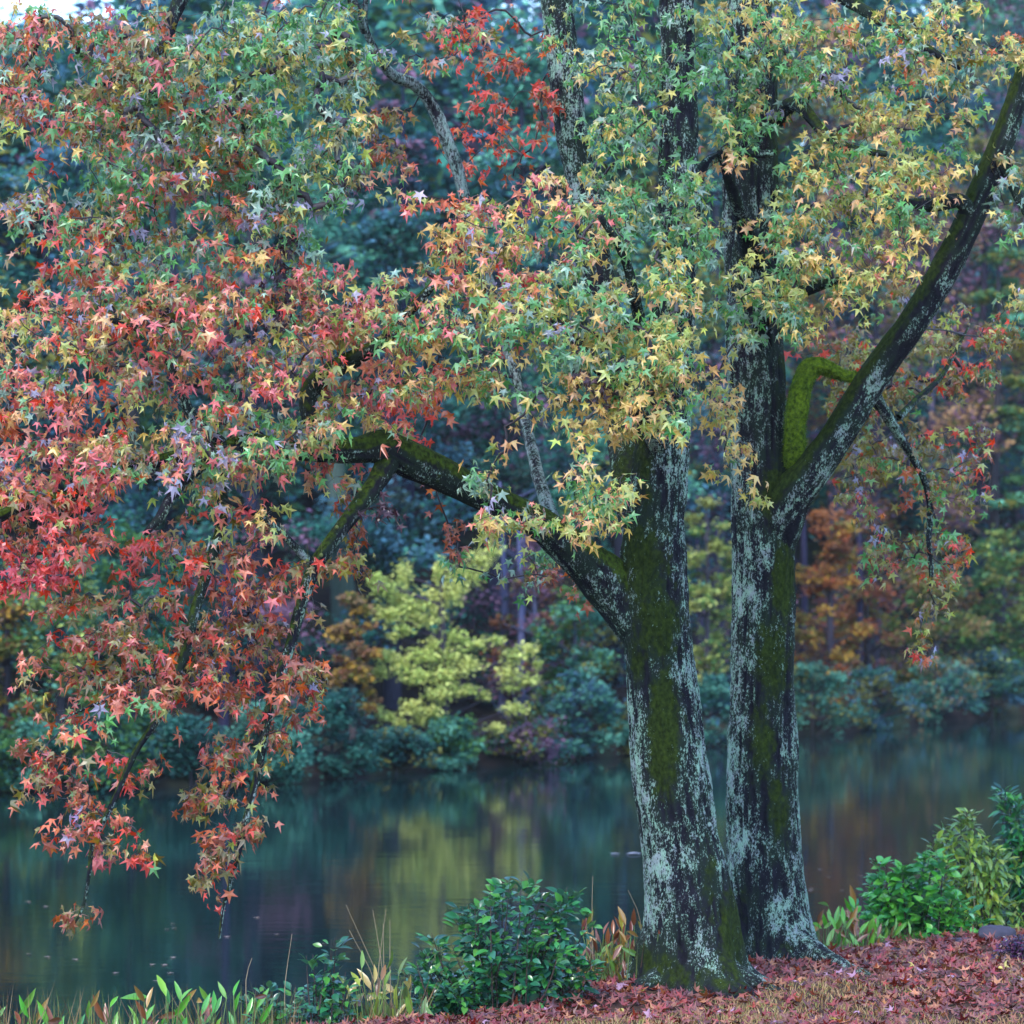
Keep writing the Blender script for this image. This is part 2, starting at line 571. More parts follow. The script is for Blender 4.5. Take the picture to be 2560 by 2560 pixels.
def grow_twigs(nodes, tips, r_tip=0.0022, curve=0.10):
    """connects every tip to the nearest node of the growing skeleton. nodes: (n,3) points on the limbs.
    Returns list of links (pts, n_desc) and for each tip its link."""
    tips = np.asarray(tips)
    n0 = len(nodes)
    cap = n0 + len(tips) * 4
    N = np.zeros((cap, 3)); N[:n0] = nodes
    owner = np.full(cap, -1)
    cnt = n0
    dist = np.full(len(tips), 1e9); near = np.zeros(len(tips), int)
    def upd(a, b):
        nonlocal dist, near
        for s in range(a, b, 64):
            e = min(b, s + 64)
            d = np.linalg.norm(tips[:, None] - N[None, s:e], axis=2)
            k = d.argmin(1); dm = d[np.arange(len(tips)), k]
            better = dm < dist
            dist = np.where(better, dm, dist); near = np.where(better, k + s, near)
    upd(0, n0)
    done = np.zeros(len(tips), bool)
    links = [None] * len(tips); parent = np.full(len(tips), -1)
    ppos = np.zeros(len(tips))
    for _ in range(len(tips)):
        i = int(np.where(done, 1e9, dist).argmin())
        a = N[near[i]]; b = tips[i]
        L = np.linalg.norm(b - a) + 1e-6
        mid = (a + b) / 2 + rng.normal(0, curve, 3) * L + np.array([0, 0, 0.10 * L])
        ts = np.array([0, 0.25, 0.5, 0.75, 1.0])[:, None]
        pts = (1 - ts) ** 2 * a + 2 * ts * (1 - ts) * mid + ts ** 2 * b
        pts[1:-1] += rng.normal(0, 0.035, (3, 3)) * L
        links[i] = pts
        parent[i] = owner[near[i]]
        N[cnt:cnt + 4] = pts[1:]
        owner[cnt:cnt + 4] = i
        done[i] = True
        upd(cnt, cnt + 4)
        cnt += 4
    desc = np.ones(len(tips))
    order = []
    # children counted from the leaves of the skeleton upward
    ch = [[] for _ in tips]
    roots = []
    for i, p in enumerate(parent):
        (ch[p] if p >= 0 else roots).append(i)
    stack = list(roots)
    while stack:
        i = stack.pop(); order.append(i); stack.extend(ch[i])
    for i in reversed(order):
        if parent[i] >= 0: desc[parent[i]] += desc[i]
    return links, desc

def build_crown(root, base, limb_nodes, zones, seed, n_parts=300, per_tip=9, leaf=0.070):
    global rng
    rng = np.random.default_rng(seed)
    tips, pals = [], []
    for z in zones:
        cx, cy_, rx, ry, y0, y1, dens, pal = z
        n = max(3, int(math.pi * rx * ry * 0.00080 * dens))
        k = 0
        while k < n:
            a = rng.uniform(-1, 1, 2)
            rr = a[0] ** 2 + a[1] ** 2
            if rr > 1 or rng.random() < rr * 0.45: continue
            tips.append(P(cx + a[0] * rx, cy_ + a[1] * ry, rng.uniform(y0, y1)))
            pals.append(pal)
            k += 1
    tips = np.array(tips)
    links, desc = grow_twigs(limb_nodes, tips)
    tw = MB()
    for pts, d in zip(links, desc):
        r = min(0.0026 * d ** 0.44, 0.030)
        rad = np.linspace(r, max(r * 0.72, 0.0018), 5)
        tw.tube(pts, rad, 4 if r < 0.008 else 6, c=s2l((52, 42, 46)) * (0.8 + 0.5 * rng.random()) + (0.05 if rng.random() < 0.25 else 0) * np.array([.8, 1, .9]))
    link("twigs", tw.mesh("twigs", M_TWIG, base), root, kind="stuff")
    # leaves along the outer part of every twig
    A, CI, CT, done_ = [], [], [], []
    tone = fbm(tips * 1.7, seed, 2); tone = np.argsort(np.argsort(tone)) / len(tone)
    for pts, pal in zip(links, pals):
        idx = [p[0] for p in pal]; wt = np.array([p[1] for p in pal], float); wt /= wt.sum()
        u_ = (tone[len(done_)] if rng.random() < .8 else rng.random()); done_.append(0)
        main = min(len(idx) - 1, int(np.searchsorted(np.cumsum(wt), u_)))
        n = rng.poisson(per_tip)
        for _ in range(n):
            s = 4 * (1 - 0.75 * rng.random() ** 1.5)
            i = min(3, int(s)); f = s - i
            A.append(pts[i] * (1 - f) + pts[i + 1] * f)
            CI.append(idx[main] if rng.random() < 0.55 else idx[rng.choice(len(idx), p=wt)])
            CT.append(idx[rng.choice(len(idx), p=wt)] if rng.random() < .3 else CI[-1])
    A = np.array(A); CI = np.array(CI); CT = np.array(CT); n = len(A)
    az = np.where(rng.random(n) < 0.42, rng.normal(-math.pi / 2, 0.9, n), rng.uniform(0, 2 * math.pi, n))
    outw = np.stack([np.cos(az), np.sin(az), np.zeros(n)], 1)
    el = rng.normal(-0.25, 0.45, n)
    pet = norm(outw * np.cos(el)[:, None] + np.array([0, 0, 1.0]) * np.sin(el)[:, None])
    pos = A + pet * rng.uniform(0.03, 0.13, n)[:, None]
    dn = rng.normal(-1.1, 0.42, n)            # the blade hangs
    axis = norm(outw * np.cos(dn)[:, None] + np.array([0, 0, 1.0]) * np.sin(dn)[:, None] + rng.normal(0, 0.17, (n, 3)))
    nor = norm(outw * np.cos(dn + math.pi / 2)[:, None] + np.array([0, 0, 1.0]) * np.sin(dn + math.pi / 2)[:, None] + rng.normal(0, 0.5, (n, 3)))
    size = leaf * rng.uniform(0.5, 1.25, n)
    curl = rng.uniform(0.0, 0.85, n); fold = rng.normal(0.2, 0.35, n)
    wide = rng.uniform(.5, 1.05, n)
    var = rng.normal(1, 0.16, (n, 1)) * (1 + rng.normal(0, 0.05, (n, 3)))
    c0 = np.clip(PALL[CI, 0] * var, 0.004, 0.85); c1 = np.clip((PALL[CI, 1] * .4 + PALL[CT, 1] * .6) * var, 0.004, 0.85)
    # the leaves that show largest: nearest to the viewer and turned towards him, within view
    px = 1280 + (pos[:, 0] / pos[:, 1]) * F
    pz = 1450 - (pos[:, 2] - CAM[2]) / pos[:, 1] * F
    vis = (px > 10) & (px < 2550) & (pz > 10) & (pz < 2550)
    face = np.abs(nor[:, 1])
    # a leaf shows when few others stand before its cell
    cell = (np.floor(px / 34).astype(int) * 1000 + np.floor(pz / 34).astype(int))
    order = np.argsort(pos[:, 1])
    seen = set(); front = np.zeros(n, bool)
    for i in order:
        if vis[i] and cell[i] not in seen:
            seen.add(cell[i]); front[i] = True
    score = np.where(front, size * (0.35 + face) / pos[:, 1], -1)
    pick = np.argsort(-score)[:n_parts]
    ispart = np.zeros(n, bool); ispart[pick] = True
    V, T, C = leaf_batch(pos[~ispart], axis[~ispart], nor[~ispart], size[~ispart], curl[~ispart], fold[~ispart], c0[~ispart], c1[~ispart], A[~ispart], wide[~ispart])
    link("foliage", mesh_np("foliage", V - base, T, {"col": C}, False, M_LEAF), root, kind="stuff")
    for i in pick:
        o = bpy.data.objects.new("leaf", leaf_variant(int(CI[i]), int(rng.integers(3))))
        col.objects.link(o)
        o.parent = root
        o.matrix_local = leaf_matrix(pos[i] - base, axis[i], nor[i], size[i] * 1.06, .35 + .65 * wide[i])
    return n

# ------------------------------------------------------------------ trunks and limbs of the sweetgums
def stem(rows, Ys, step=0.03):
    """rows: (px, py, width px) ; Ys one distance or a list"""
    if not isinstance(Ys, (list, tuple)): Ys = [Ys] * len(rows)
    pts = [P(r[0], r[1], y) for r, y in zip(rows, Ys)]
    rad = [r[2] / 2 * y / F for r, y in zip(rows, Ys)]
    return smooth_path(pts, rad, step)

def bark_tube(path, rad, ns, amp, base, moss_fn, mat, flare=None, seed=1):
    rad = np.asarray(rad)
    v, q, t, nr = tube(path, rad, ns)
    n = len(path)
    h = np.concatenate([np.linspace(0, 1, n).repeat(ns), [1.0]])
    # coordinates along the bark: the path length replaces height so that leaning limbs keep ridges along themselves
    ln = np.concatenate([[0], np.cumsum(np.linalg.norm(np.diff(path, axis=0), axis=1))])
    s = np.concatenate([ln.repeat(ns), [ln[-1]]])
    ang = np.concatenate([np.tile(np.linspace(0, 2 * math.pi, ns, endpoint=False), n), [0]])
    rr = np.concatenate([rad.repeat(ns), [rad[-1]]])
    rm = np.maximum(rr, 0.03)
    q3 = np.stack([np.cos(ang) * rm, np.sin(ang) * rm, s], 1)
    a = fbm(q3 * np.array([20, 20, 3.6]), seed, 3)
    b = fbm(q3 * np.array([60, 60, 12]), seed + 5, 2)
    ridge = 1 - np.abs(2 * a - 1) * 1.6
    ridge = np.clip(0.65 * ridge + 0.35 * b, 0, 1)
    lump = fbm(q3 * np.array([3, 3, 1.6]), seed + 9, 2) - 0.5
    d = (ridge - 0.5) * amp + lump * rm * 0.22
    if flare is not None:
        d = d + flare(ang, s, rr)
    v = v + nr * d[:, None]
    moss = moss_fn(v, nr)
    return mesh_np("bark", v - base, [q, t], {"ridge": ridge, "moss": np.clip(moss, 0, 1)}, True, mat)

def to_px(v):
    return 1280 + v[:, 0] / v[:, 1] * F, 1450 - (v[:, 2] - CAM[2]) / v[:, 1] * F

def blobs(lst, Y):
    pts = [(P(x, y, Y), rx * Y / F, ry * Y / F, a) for x, y, rx, ry, a in lst]
    def fn(v, nr):
        o = np.zeros(len(v))
        for p, rx, ry, a in pts:
            e = ((v[:, 0] - p[0]) / rx) ** 2 + ((v[:, 2] - p[2]) / ry) ** 2
            o = np.maximum(o, a * np.exp(-e * 0.9))
        return o
    return fn

def top_moss(a=0.9, lo=0.1):
    def fn(v, nr):
        return lo + a * np.clip(nr[:, 2] * 1.5 + 0.22 + 0.2 * (-nr[:, 0]), 0, 1)
    return fn

# --- left tree
LY = 26.0
baseL = P(1728, 2478, LY)
treeL = thing("sweetgum_tree", baseL, "nearer leaning sweetgum whose long mossy limb arches left over the lake", "tree", "sweetgum trees on the near bank")
def flareL(ang, s, rr):
    lob = 0.55 + 0.45 * np.cos(ang * 3 + 0.6) + 0.25 * np.cos(ang * 5 + 2)
    return np.exp(-np.clip(s - .22, 0, 9) / 0.27) * 0.33 * lob + np.exp(-np.clip(s - .22, 0, 9) / 0.09) * 0.14 * lob
pth, rad = stem([(1752, 2560, 232), (1740, 2475, 226), (1735, 2400, 220), (1733, 2312, 214), (1720, 2196, 204), (1700, 2079, 189), (1672, 1893, 180),
                 (1647, 1660, 168), (1630, 1500, 182), (1636, 1400, 168), (1640, 1300, 146), (1650, 1150, 138), (1665, 1000, 130), (1680, 800, 112),
                 (1695, 500, 92), (1697, 200, 84), (1692, 0, 84), (1680, -350, 70), (1660, -750, 46), (1655, -1000, 22)], LY, 0.022)
mossL = blobs([(1655, 1830, 46, 190, .95), (1640, 1560, 75, 110, .8), (1600, 1420, 85, 150, .75), (1690, 2430, 130, 50, .55), (1640, 2400, 70, 60, .6), (1790, 2430, 60, 50, .55), (1830, 2330, 50, 150, .8), (1610, 1050, 35, 300, .7),
               (1745, 1450, 30, 100, .5), (1590, 1650, 30, 80, .6), (1650, 1990, 40, 40, .5), (1770, 2200, 30, 130, .5)], LY)
link("trunk", bark_tube(pth, rad, 130, 0.040, baseL, mossL, M_BARK, flareL, 11), treeL)
nodesL = [pth[::6][40:]]
def limb(root, base, rows, Ys, name, moss, mat, nodes=None, ns=None, amp=None, seed=3, step=0.03):
    p, r = stem(rows, Ys, step)
    nn = ns or int(np.clip(r.max() * 2 * math.pi / 0.012, 10, 80))
    o = link(name, bark_tube(p, r, nn, amp if amp is not None else min(0.018, r.mean() * 0.2), base, moss, mat, None, seed), root)
    if nodes is not None:
        k = max(1, int(0.09 / step))
        nodes.append(p[2::k] if len(p) > 4 else p)
    return o
tm = top_moss(1.1, 0.25)
limbs_L = [
    ("limb", [(1652, 1640, 120), (1600, 1540, 150), (1522, 1458, 128), (1452, 1395, 100), (1359, 1316, 82), (1289, 1278, 78), (1196, 1232, 76), (1103, 1185, 80), (1023, 1150, 88),
              (955, 1118, 84), (884, 1125, 66), (740, 1128, 44), (650, 1104, 38), (560, 1116, 34), (470, 1136, 31), (390, 1154, 30), (305, 1168, 28), (186, 1237, 29), (70, 1258, 30), (-20, 1300, 34), (-180, 1370, 24)],
     [26, 26, 25.95, 25.8, 25.6, 25.45, 25.3, 25.15, 25.0, 24.9, 24.8, 24.7, 24.6, 24.5, 24.4, 24.3, 24.2, 24.1, 24.0, 23.9, 23.7], tm),
    ("branch", [(985, 1130, 60), (935, 1215, 48), (894, 1269, 44), (848, 1330, 40), (787, 1418, 36), (754, 1511, 30), (731, 1595, 28), (703, 1683, 26), (675, 1762, 24), (657, 1860, 20), (643, 1939, 18),
                (615, 2047, 14), (587, 2172, 11), (559, 2265, 9), (548, 2345, 6)], [24.95, 24.8, 24.7, 24.6, 24.5, 24.45, 24.4, 24.35, 24.3, 24.25, 24.2, 24.15, 24.1, 24.05, 24.0], top_moss(.5, .1)),
    ("branch", [(560, 1112, 34), (554, 1200, 28), (554, 1306, 26), (517, 1432, 26), (484, 1539, 26), (470, 1614, 24), (442, 1688, 22), (428, 1753, 20), (377, 1823, 18), (335, 1888, 17), (279, 2014, 15),
                (233, 2107, 12), (224, 2172, 10), (210, 2256, 8), (186, 2307, 6), (154, 2319, 4)], [24.5, 24.4, 24.3, 24.2, 24.1, 24.05, 24.0, 23.95, 23.9, 23.85, 23.8, 23.75, 23.7, 23.7, 23.7, 23.7], top_moss(.5, .1)),
    ("branch", [(650, 1108, 44), (605, 1125, 38), (489, 1176, 34), (430, 1240, 26), (395, 1300, 22), (363, 1334, 14)], [24.6, 24.4, 24.2, 24.0, 23.9, 23.85], top_moss(.3, .0)),
    ("branch", [(800, 1122, 40), (770, 1010, 44), (785, 962, 46), (840, 920, 46), (890, 893, 44), (960, 850, 34), (1040, 760, 24), (1100, 690, 16)], [24.75, 24.8, 24.8, 24.8, 24.8, 24.7, 24.6, 24.5], top_moss(.6, .1)),
    ("branch", [(560, 1112, 30), (480, 1040, 24), (420, 900, 20), (330, 815, 18), (240, 800, 14)], [24.5, 24.3, 24.2, 24.1, 24.0], top_moss(.3, .0)),
    ("branch", [(442, 1688, 18), (373, 1693, 15), (303, 1712, 12), (270, 1745, 8), (150, 1800, 5)], [24.0, 23.95, 23.9, 23.9, 23.9], top_moss(.3, .0)),
    ("branch", [(787, 1418, 22), (700, 1330, 18), (650, 1290, 14), (560, 1250, 8)], [24.5, 24.3, 24.2, 24.1], top_moss(.3, .0)),
    ("branch", [(1400, 1350, 40), (1352, 1215, 30), (1326, 1106, 28), (1308, 1036, 27), (1296, 966, 27), (1250, 800, 28), (1205, 650, 29), (1173, 545, 30), (1149, 442, 31), (1117, 349, 32), (1079, 261, 30), (1033, 210, 28), (986, 191, 26),
                (954, 154, 21), (918, 84, 18), (912, 28, 16), (925, -60, 12), (960, -200, 6)],
     [25.7, 26.1, 26.5, 26.8, 26.9, 27.0, 27.0, 27.0, 27.0, 27.0, 27.0, 26.9, 26.8, 26.7, 26.6, 26.5, 26.4, 26.3], None),
    ("limb", [(1640, 1460, 110), (1592, 1300, 92), (1560, 1100, 84), (1530, 900, 80), (1490, 650, 78), (1452, 440, 76), (1428, 326, 78), (1412, 186, 80), (1392, 0, 80), (1360, -300, 60), (1310, -700, 30)],
     [26.1, 26.5, 27.0, 27.3, 27.5, 27.6, 27.6, 27.6, 27.6, 27.6, 27.5], blobs([(1560, 1150, 60, 200, .6)], 27)),
    ("branch", [(1655, 1120, 70), (1590, 1010, 44), (1480, 900, 34), (1380, 800, 26), (1300, 740, 18)], [25.9, 25.5, 25.0, 24.6, 24.4], top_moss(.5, .1)),
    ("branch", [(1660, 1040, 60), (1620, 900, 38), (1590, 760, 30), (1560, 640, 22), (1500, 540, 14)], [25.9, 25.3, 24.8, 24.5, 24.3], top_moss(.5, .1)),
    ("branch", [(1690, 600, 50), (1738, 520, 40), (1742, 455, 32), (1770, 405, 26), (1820, 388, 24), (1930, 384, 20)], [26.0, 26.2, 26.4, 26.5, 26.6, 26.7], top_moss(.2, .0)),
    ("branch", [(912, 80, 18), (880, 0, 26), (820, -160, 40), (860, -300, 44)], [26.5, 26.3, 26.0, 26.0], None),
    ("branch", [(500, -250, 60), (470, -60, 44), (430, 50, 34), (410, 110, 20), (330, 180, 14), (240, 215, 10)], [25.2, 25.0, 24.9, 24.8, 24.6, 24.5], top_moss(.3, .0)),
    ("branch", [(1660, -500, 60), (1300, -420, 60), (900, -330, 54), (500, -250, 46), (180, -180, 34), (0, -60, 20)], [26.0, 25.8, 25.5, 25.2, 25.0, 24.9], top_moss(.5, .1)),
]
for k, (nm, rows, Ys, mf) in enumerate(limbs_L):
    if mf is None: limb(treeL, baseL, rows, Ys, nm, lambda v, n: np.full(len(v), 0.08), M_PALE, nodesL, seed=30 + k)
    else: limb(treeL, baseL, rows, Ys, nm, mf, M_BARK if k == 9 else M_LIMB, nodesL, seed=30 + k)
# surface roots
for k, (rows, ys) in enumerate([([(1690, 2425, 90), (1625, 2465, 66), (1560, 2494, 38), (1515, 2512, 14)], [25.9, 25.75, 25.6, 25.45]),
                                ([(1800, 2425, 90), (1870, 2462, 66), (1930, 2486, 44), (1985, 2502, 18)], [25.9, 25.8, 25.7, 25.6])]):
    limb(treeL, baseL, rows, ys, "root", lambda v, n: np.full(len(v), 0.30), M_LIMB, None, seed=60 + k)

# --- right tree
RY = 28.0
baseR = P(1925, 2400, RY)
treeR = thing("sweetgum_tree", baseR, "upright sweetgum standing just behind the leaning one, bare limb rising to the right", "tree", "sweetgum trees on the near bank")
def flareR(ang, s, rr):
    lob = 0.5 + 0.5 * np.cos(ang * 3 + 0.2) + 0.2 * np.cos(ang * 4 + 1)
    return np.exp(-np.clip(s - .18, 0, 9) / 0.27) * 0.25 * lob + np.exp(-np.clip(s - .18, 0, 9) / 0.09) * 0.11 * lob
pth, rad = stem([(1945, 2460, 190), (1938, 2380, 184), (1930, 2312, 180), (1916, 2196, 178), (1910, 2079, 174), (1905, 1893, 167), (1905, 1660, 160), (1907, 1500, 156), (1908, 1350, 155), (1903, 1250, 150),
                 (1896, 1100, 142), (1893, 950, 140), (1885, 800, 136), (1876, 450, 134), (1880, 186, 116), (1872, 0, 104), (1865, -300, 86), (1850, -700, 56), (1845, -950, 26)], RY, 0.022)
mossR = blobs([(1945, 1250, 55, 110, .9), (1955, 1450, 38, 130, .85), (1925, 1640, 55, 130, .8), (1900, 1850, 40, 130, .7), (1940, 2020, 40, 120, .6), (1880, 1560, 25, 60, .4), (1950, 350, 25, 330, .8),
               (1960, 900, 30, 250, .5), (1900, 2360, 130, 50, .4), (1850, 2250, 30, 120, .35)], RY)
link("trunk", bark_tube(pth, rad, 120, 0.036, baseR, mossR, M_BARK, flareR, 77), treeR)
nodesR = [pth[::6][40:]]
limbs_R = [
    ("limb", [(1935, 1390, 90), (1955, 1300, 112), (1985, 1232, 104), (2033, 1176, 92), (2112, 1058, 84), (2163, 972, 80), (2233, 873, 78), (2280, 810, 74), (2359, 680, 74), (2428, 540, 68), (2498, 373, 62),
              (2548, 233, 56), (2585, 100, 50), (2610, -80, 42), (2620, -400, 26)], [28, 27.9, 27.8, 27.75, 27.7, 27.7, 27.65, 27.6, 27.6, 27.6, 27.6, 27.6, 27.6, 27.6, 27.6],
     lambda v, n: 0.12 + 0.95 * np.clip(-n[:, 0] * 0.8 + n[:, 2] * 0.8 - 0.1, 0, 1)),
    ("branch", [(2430, 545, 50), (2400, 505, 40), (2330, 512, 34), (2270, 512, 28), (2225, 520, 20), (2210, 470, 10)], [27.6, 27.5, 27.4, 27.3, 27.2, 27.2], top_moss(.3, .1)),
    ("branch", [(2170, 975, 50), (2205, 1020, 30), (2245, 1085, 26), (2285, 1150, 20), (2310, 1200, 17), (2325, 1270, 16), (2322, 1350, 14), (2328, 1420, 12), (2326, 1480, 8)], [27.7, 27.9, 28.1, 28.3, 28.4, 28.5, 28.5, 28.5, 28.5], top_moss(.3, .0)),
    ("branch", [(2245, 1045, 18), (2290, 1000, 16), (2350, 945, 14), (2385, 885, 10), (2420, 820, 6)], [28.1, 28.4, 28.8, 29.1, 29.3], top_moss(.4, .1)),
    ("branch", [(1935, 300, 50), (1990, 260, 36), (2060, 330, 28), (2120, 370, 24), (2215, 385, 14)], [27.9, 27.3, 26.9, 26.7, 26.5], top_moss(.4, .1)),
    ("branch", [(1890, 640, 70), (1860, 560, 44), (1830, 470, 30), (1800, 380, 18)], [27.8, 27.2, 26.8, 26.5], top_moss(.4, .1)),
    ("branch", [(1885, 820, 60), (1950, 760, 40), (2030, 720, 28), (2100, 700, 16)], [27.8, 27.2, 26.8, 26.5], top_moss(.4, .1)),
    ("branch", [(1870, -50, 60), (2000, -60, 44), (2150, 20, 30), (2300, 110, 20), (2400, 170, 10)], [27.9, 27.5, 27.2, 27.0, 26.8], top_moss(.4, .1)),
    ("branch", [(2500, 380, 40), (2540, 480, 26), (2580, 560, 16)], [27.6, 27.4, 27.2], top_moss(.3, .1)),
]
for k, (nm, rows, Ys, mf) in enumerate(limbs_R):
    limb(treeR, baseR, rows, Ys, nm, mf, M_BARK if k == 0 else M_LIMB, nodesR, seed=90 + k)
limb(treeR, baseR, [(1985, 1165, 42), (1986, 1120, 46), (1988, 1060, 42), (1996, 1004, 47), (2008, 955, 44), (2024, 922, 45), (2048, 914, 36), (2075, 924, 33), (2105, 936, 27), (2140, 945, 26)],
     [27.85, 27.8, 27.75, 27.7, 27.7, 27.7, 27.7, 27.72, 27.74, 27.75], "branch", lambda v, n: np.ones(len(v)), M_MOSS, None, ns=36, amp=0.050, seed=120, step=0.012)["label"] = "short bent branch furred in bright green moss"
hook = [o for o in treeR.children if o.get("label")][0]
rng = np.random.default_rng(66)
hm = hook.data; hc = np.zeros(len(hm.vertices) * 3, np.float32); hm.vertices.foreach_get("co", hc); hc = hc.reshape(-1, 3)
hn = np.zeros(len(hm.vertices) * 3, np.float32); hm.vertices.foreach_get("normal", hn); hn = hn.reshape(-1, 3)
k = rng.integers(0, len(hc), 5200)
a = hc[k] + rng.normal(0, .004, (5200, 3)); dr = norm(hn[k] + rng.normal(0, .5, (5200, 3)) + [0, 0, -.35])
sdv = norm(np.cross(dr, rng.normal(0, 1, (5200, 3)))) * .0022
tp_ = a + dr * rng.uniform(.010, .030, (5200, 1))
mcol = np.array([S_(92, 128, 24), S_(70, 104, 22), S_(120, 146, 34), S_(60, 80, 26)])[rng.integers(0, 4, 5200)]
link("moss_fringe", mesh_np("moss_fringe", np.stack([a - sdv, a + sdv, tp_], 1).reshape(-1, 3), np.arange(15600).reshape(-1, 3), {"col": np.repeat(mcol, 3, 0)}, False, M_STRAW), hook, kind="stuff")
for k, (rows, ys) in enumerate([([(1960, 2330, 90), (2030, 2378, 60), (2080, 2405, 44), (2130, 2428, 32), (2180, 2452, 26), (2215, 2472, 10)], [27.9, 27.6, 27.3, 27.0, 26.7, 26.55])]):
    limb(treeR, baseR, rows, ys, "root", lambda v, n: np.full(len(v), 0.10), M_LIMB, None, seed=160 + k)

# --- crowns
p_tl = [(11, 2.4), (9, 3), (13, 2.6), (12, 0.8), (2, 1.4), (4, 1.6), (8, 1.6), (5, 1), (3, 1), (6, .8)]
p_gr = [(9, 3.4), (13, 2.6), (12, 0.5), (11, 1), (6, .7), (10, 1.4), (8, 1.6)]
p_mix = [(9, 3), (13, 1.8), (11, 1.8), (4, 1), (3, 1.2), (2, 1.6), (12, 0.7), (6, 1), (8, 1.6), (0, .8)]
p_pink = [(2, 3.4), (3, 2.4), (4, 1.2), (0, 1.2), (11, 1.6), (6, 1.2), (7, 1), (8, 1.4), (9, 1.8), (13, .8), (12, .8)]
p_py = [(2, 2.4), (3, 1.6), (6, 1.8), (8, 2.6), (7, .9), (9, 3), (12, 0.5), (13, 1)]
p_yg = [(6, 1.8), (8, 3.2), (9, 3.8), (7, .8), (13, 1), (10, .6)]
p_ye = [(6, 3.2), (7, 1.2), (8, 3), (9, 2.2), (3, .3)]
p_red = [(0, 2.2), (5, 2.6), (11, 3.4), (4, 2.4), (8, .7), (3, 1.4), (2, 1.0), (1, .4), (9, .6), (12, 0.2), (3, .6)]
p_dred = [(1, 3), (0, 3), (2, 1.5)]
p_ro = [(5, 2.6), (11, 3.6), (8, .6), (4, 1.6), (0, 1.2), (3, .8), (12, 0.2)]
p_rr = [(0, 2.6), (4, 2), (11, 1), (5, 1)]
p_or = [(5, 2), (11, 2), (4, 1)]
p_wi = [(14, 1)]
p_tr = [(11, 2.2), (6, 1.8), (8, 2.8), (4, .5), (7, .4), (9, 2.8), (12, 0.4), (13, 1.2)]
p_ry = [(6, 2.8), (8, 3), (7, .5), (9, 2.6), (11, 1.2), (3, .2), (13, .5)]
p_rs = [(11, 5), (8, 1.6), (0, 1.0), (4, .6), (5, .5), (12, 0.2), (9, .8)]
p_green = [(9, 3), (10, 1.6), (13, 1.2), (8, 1.2), (6, .5)]
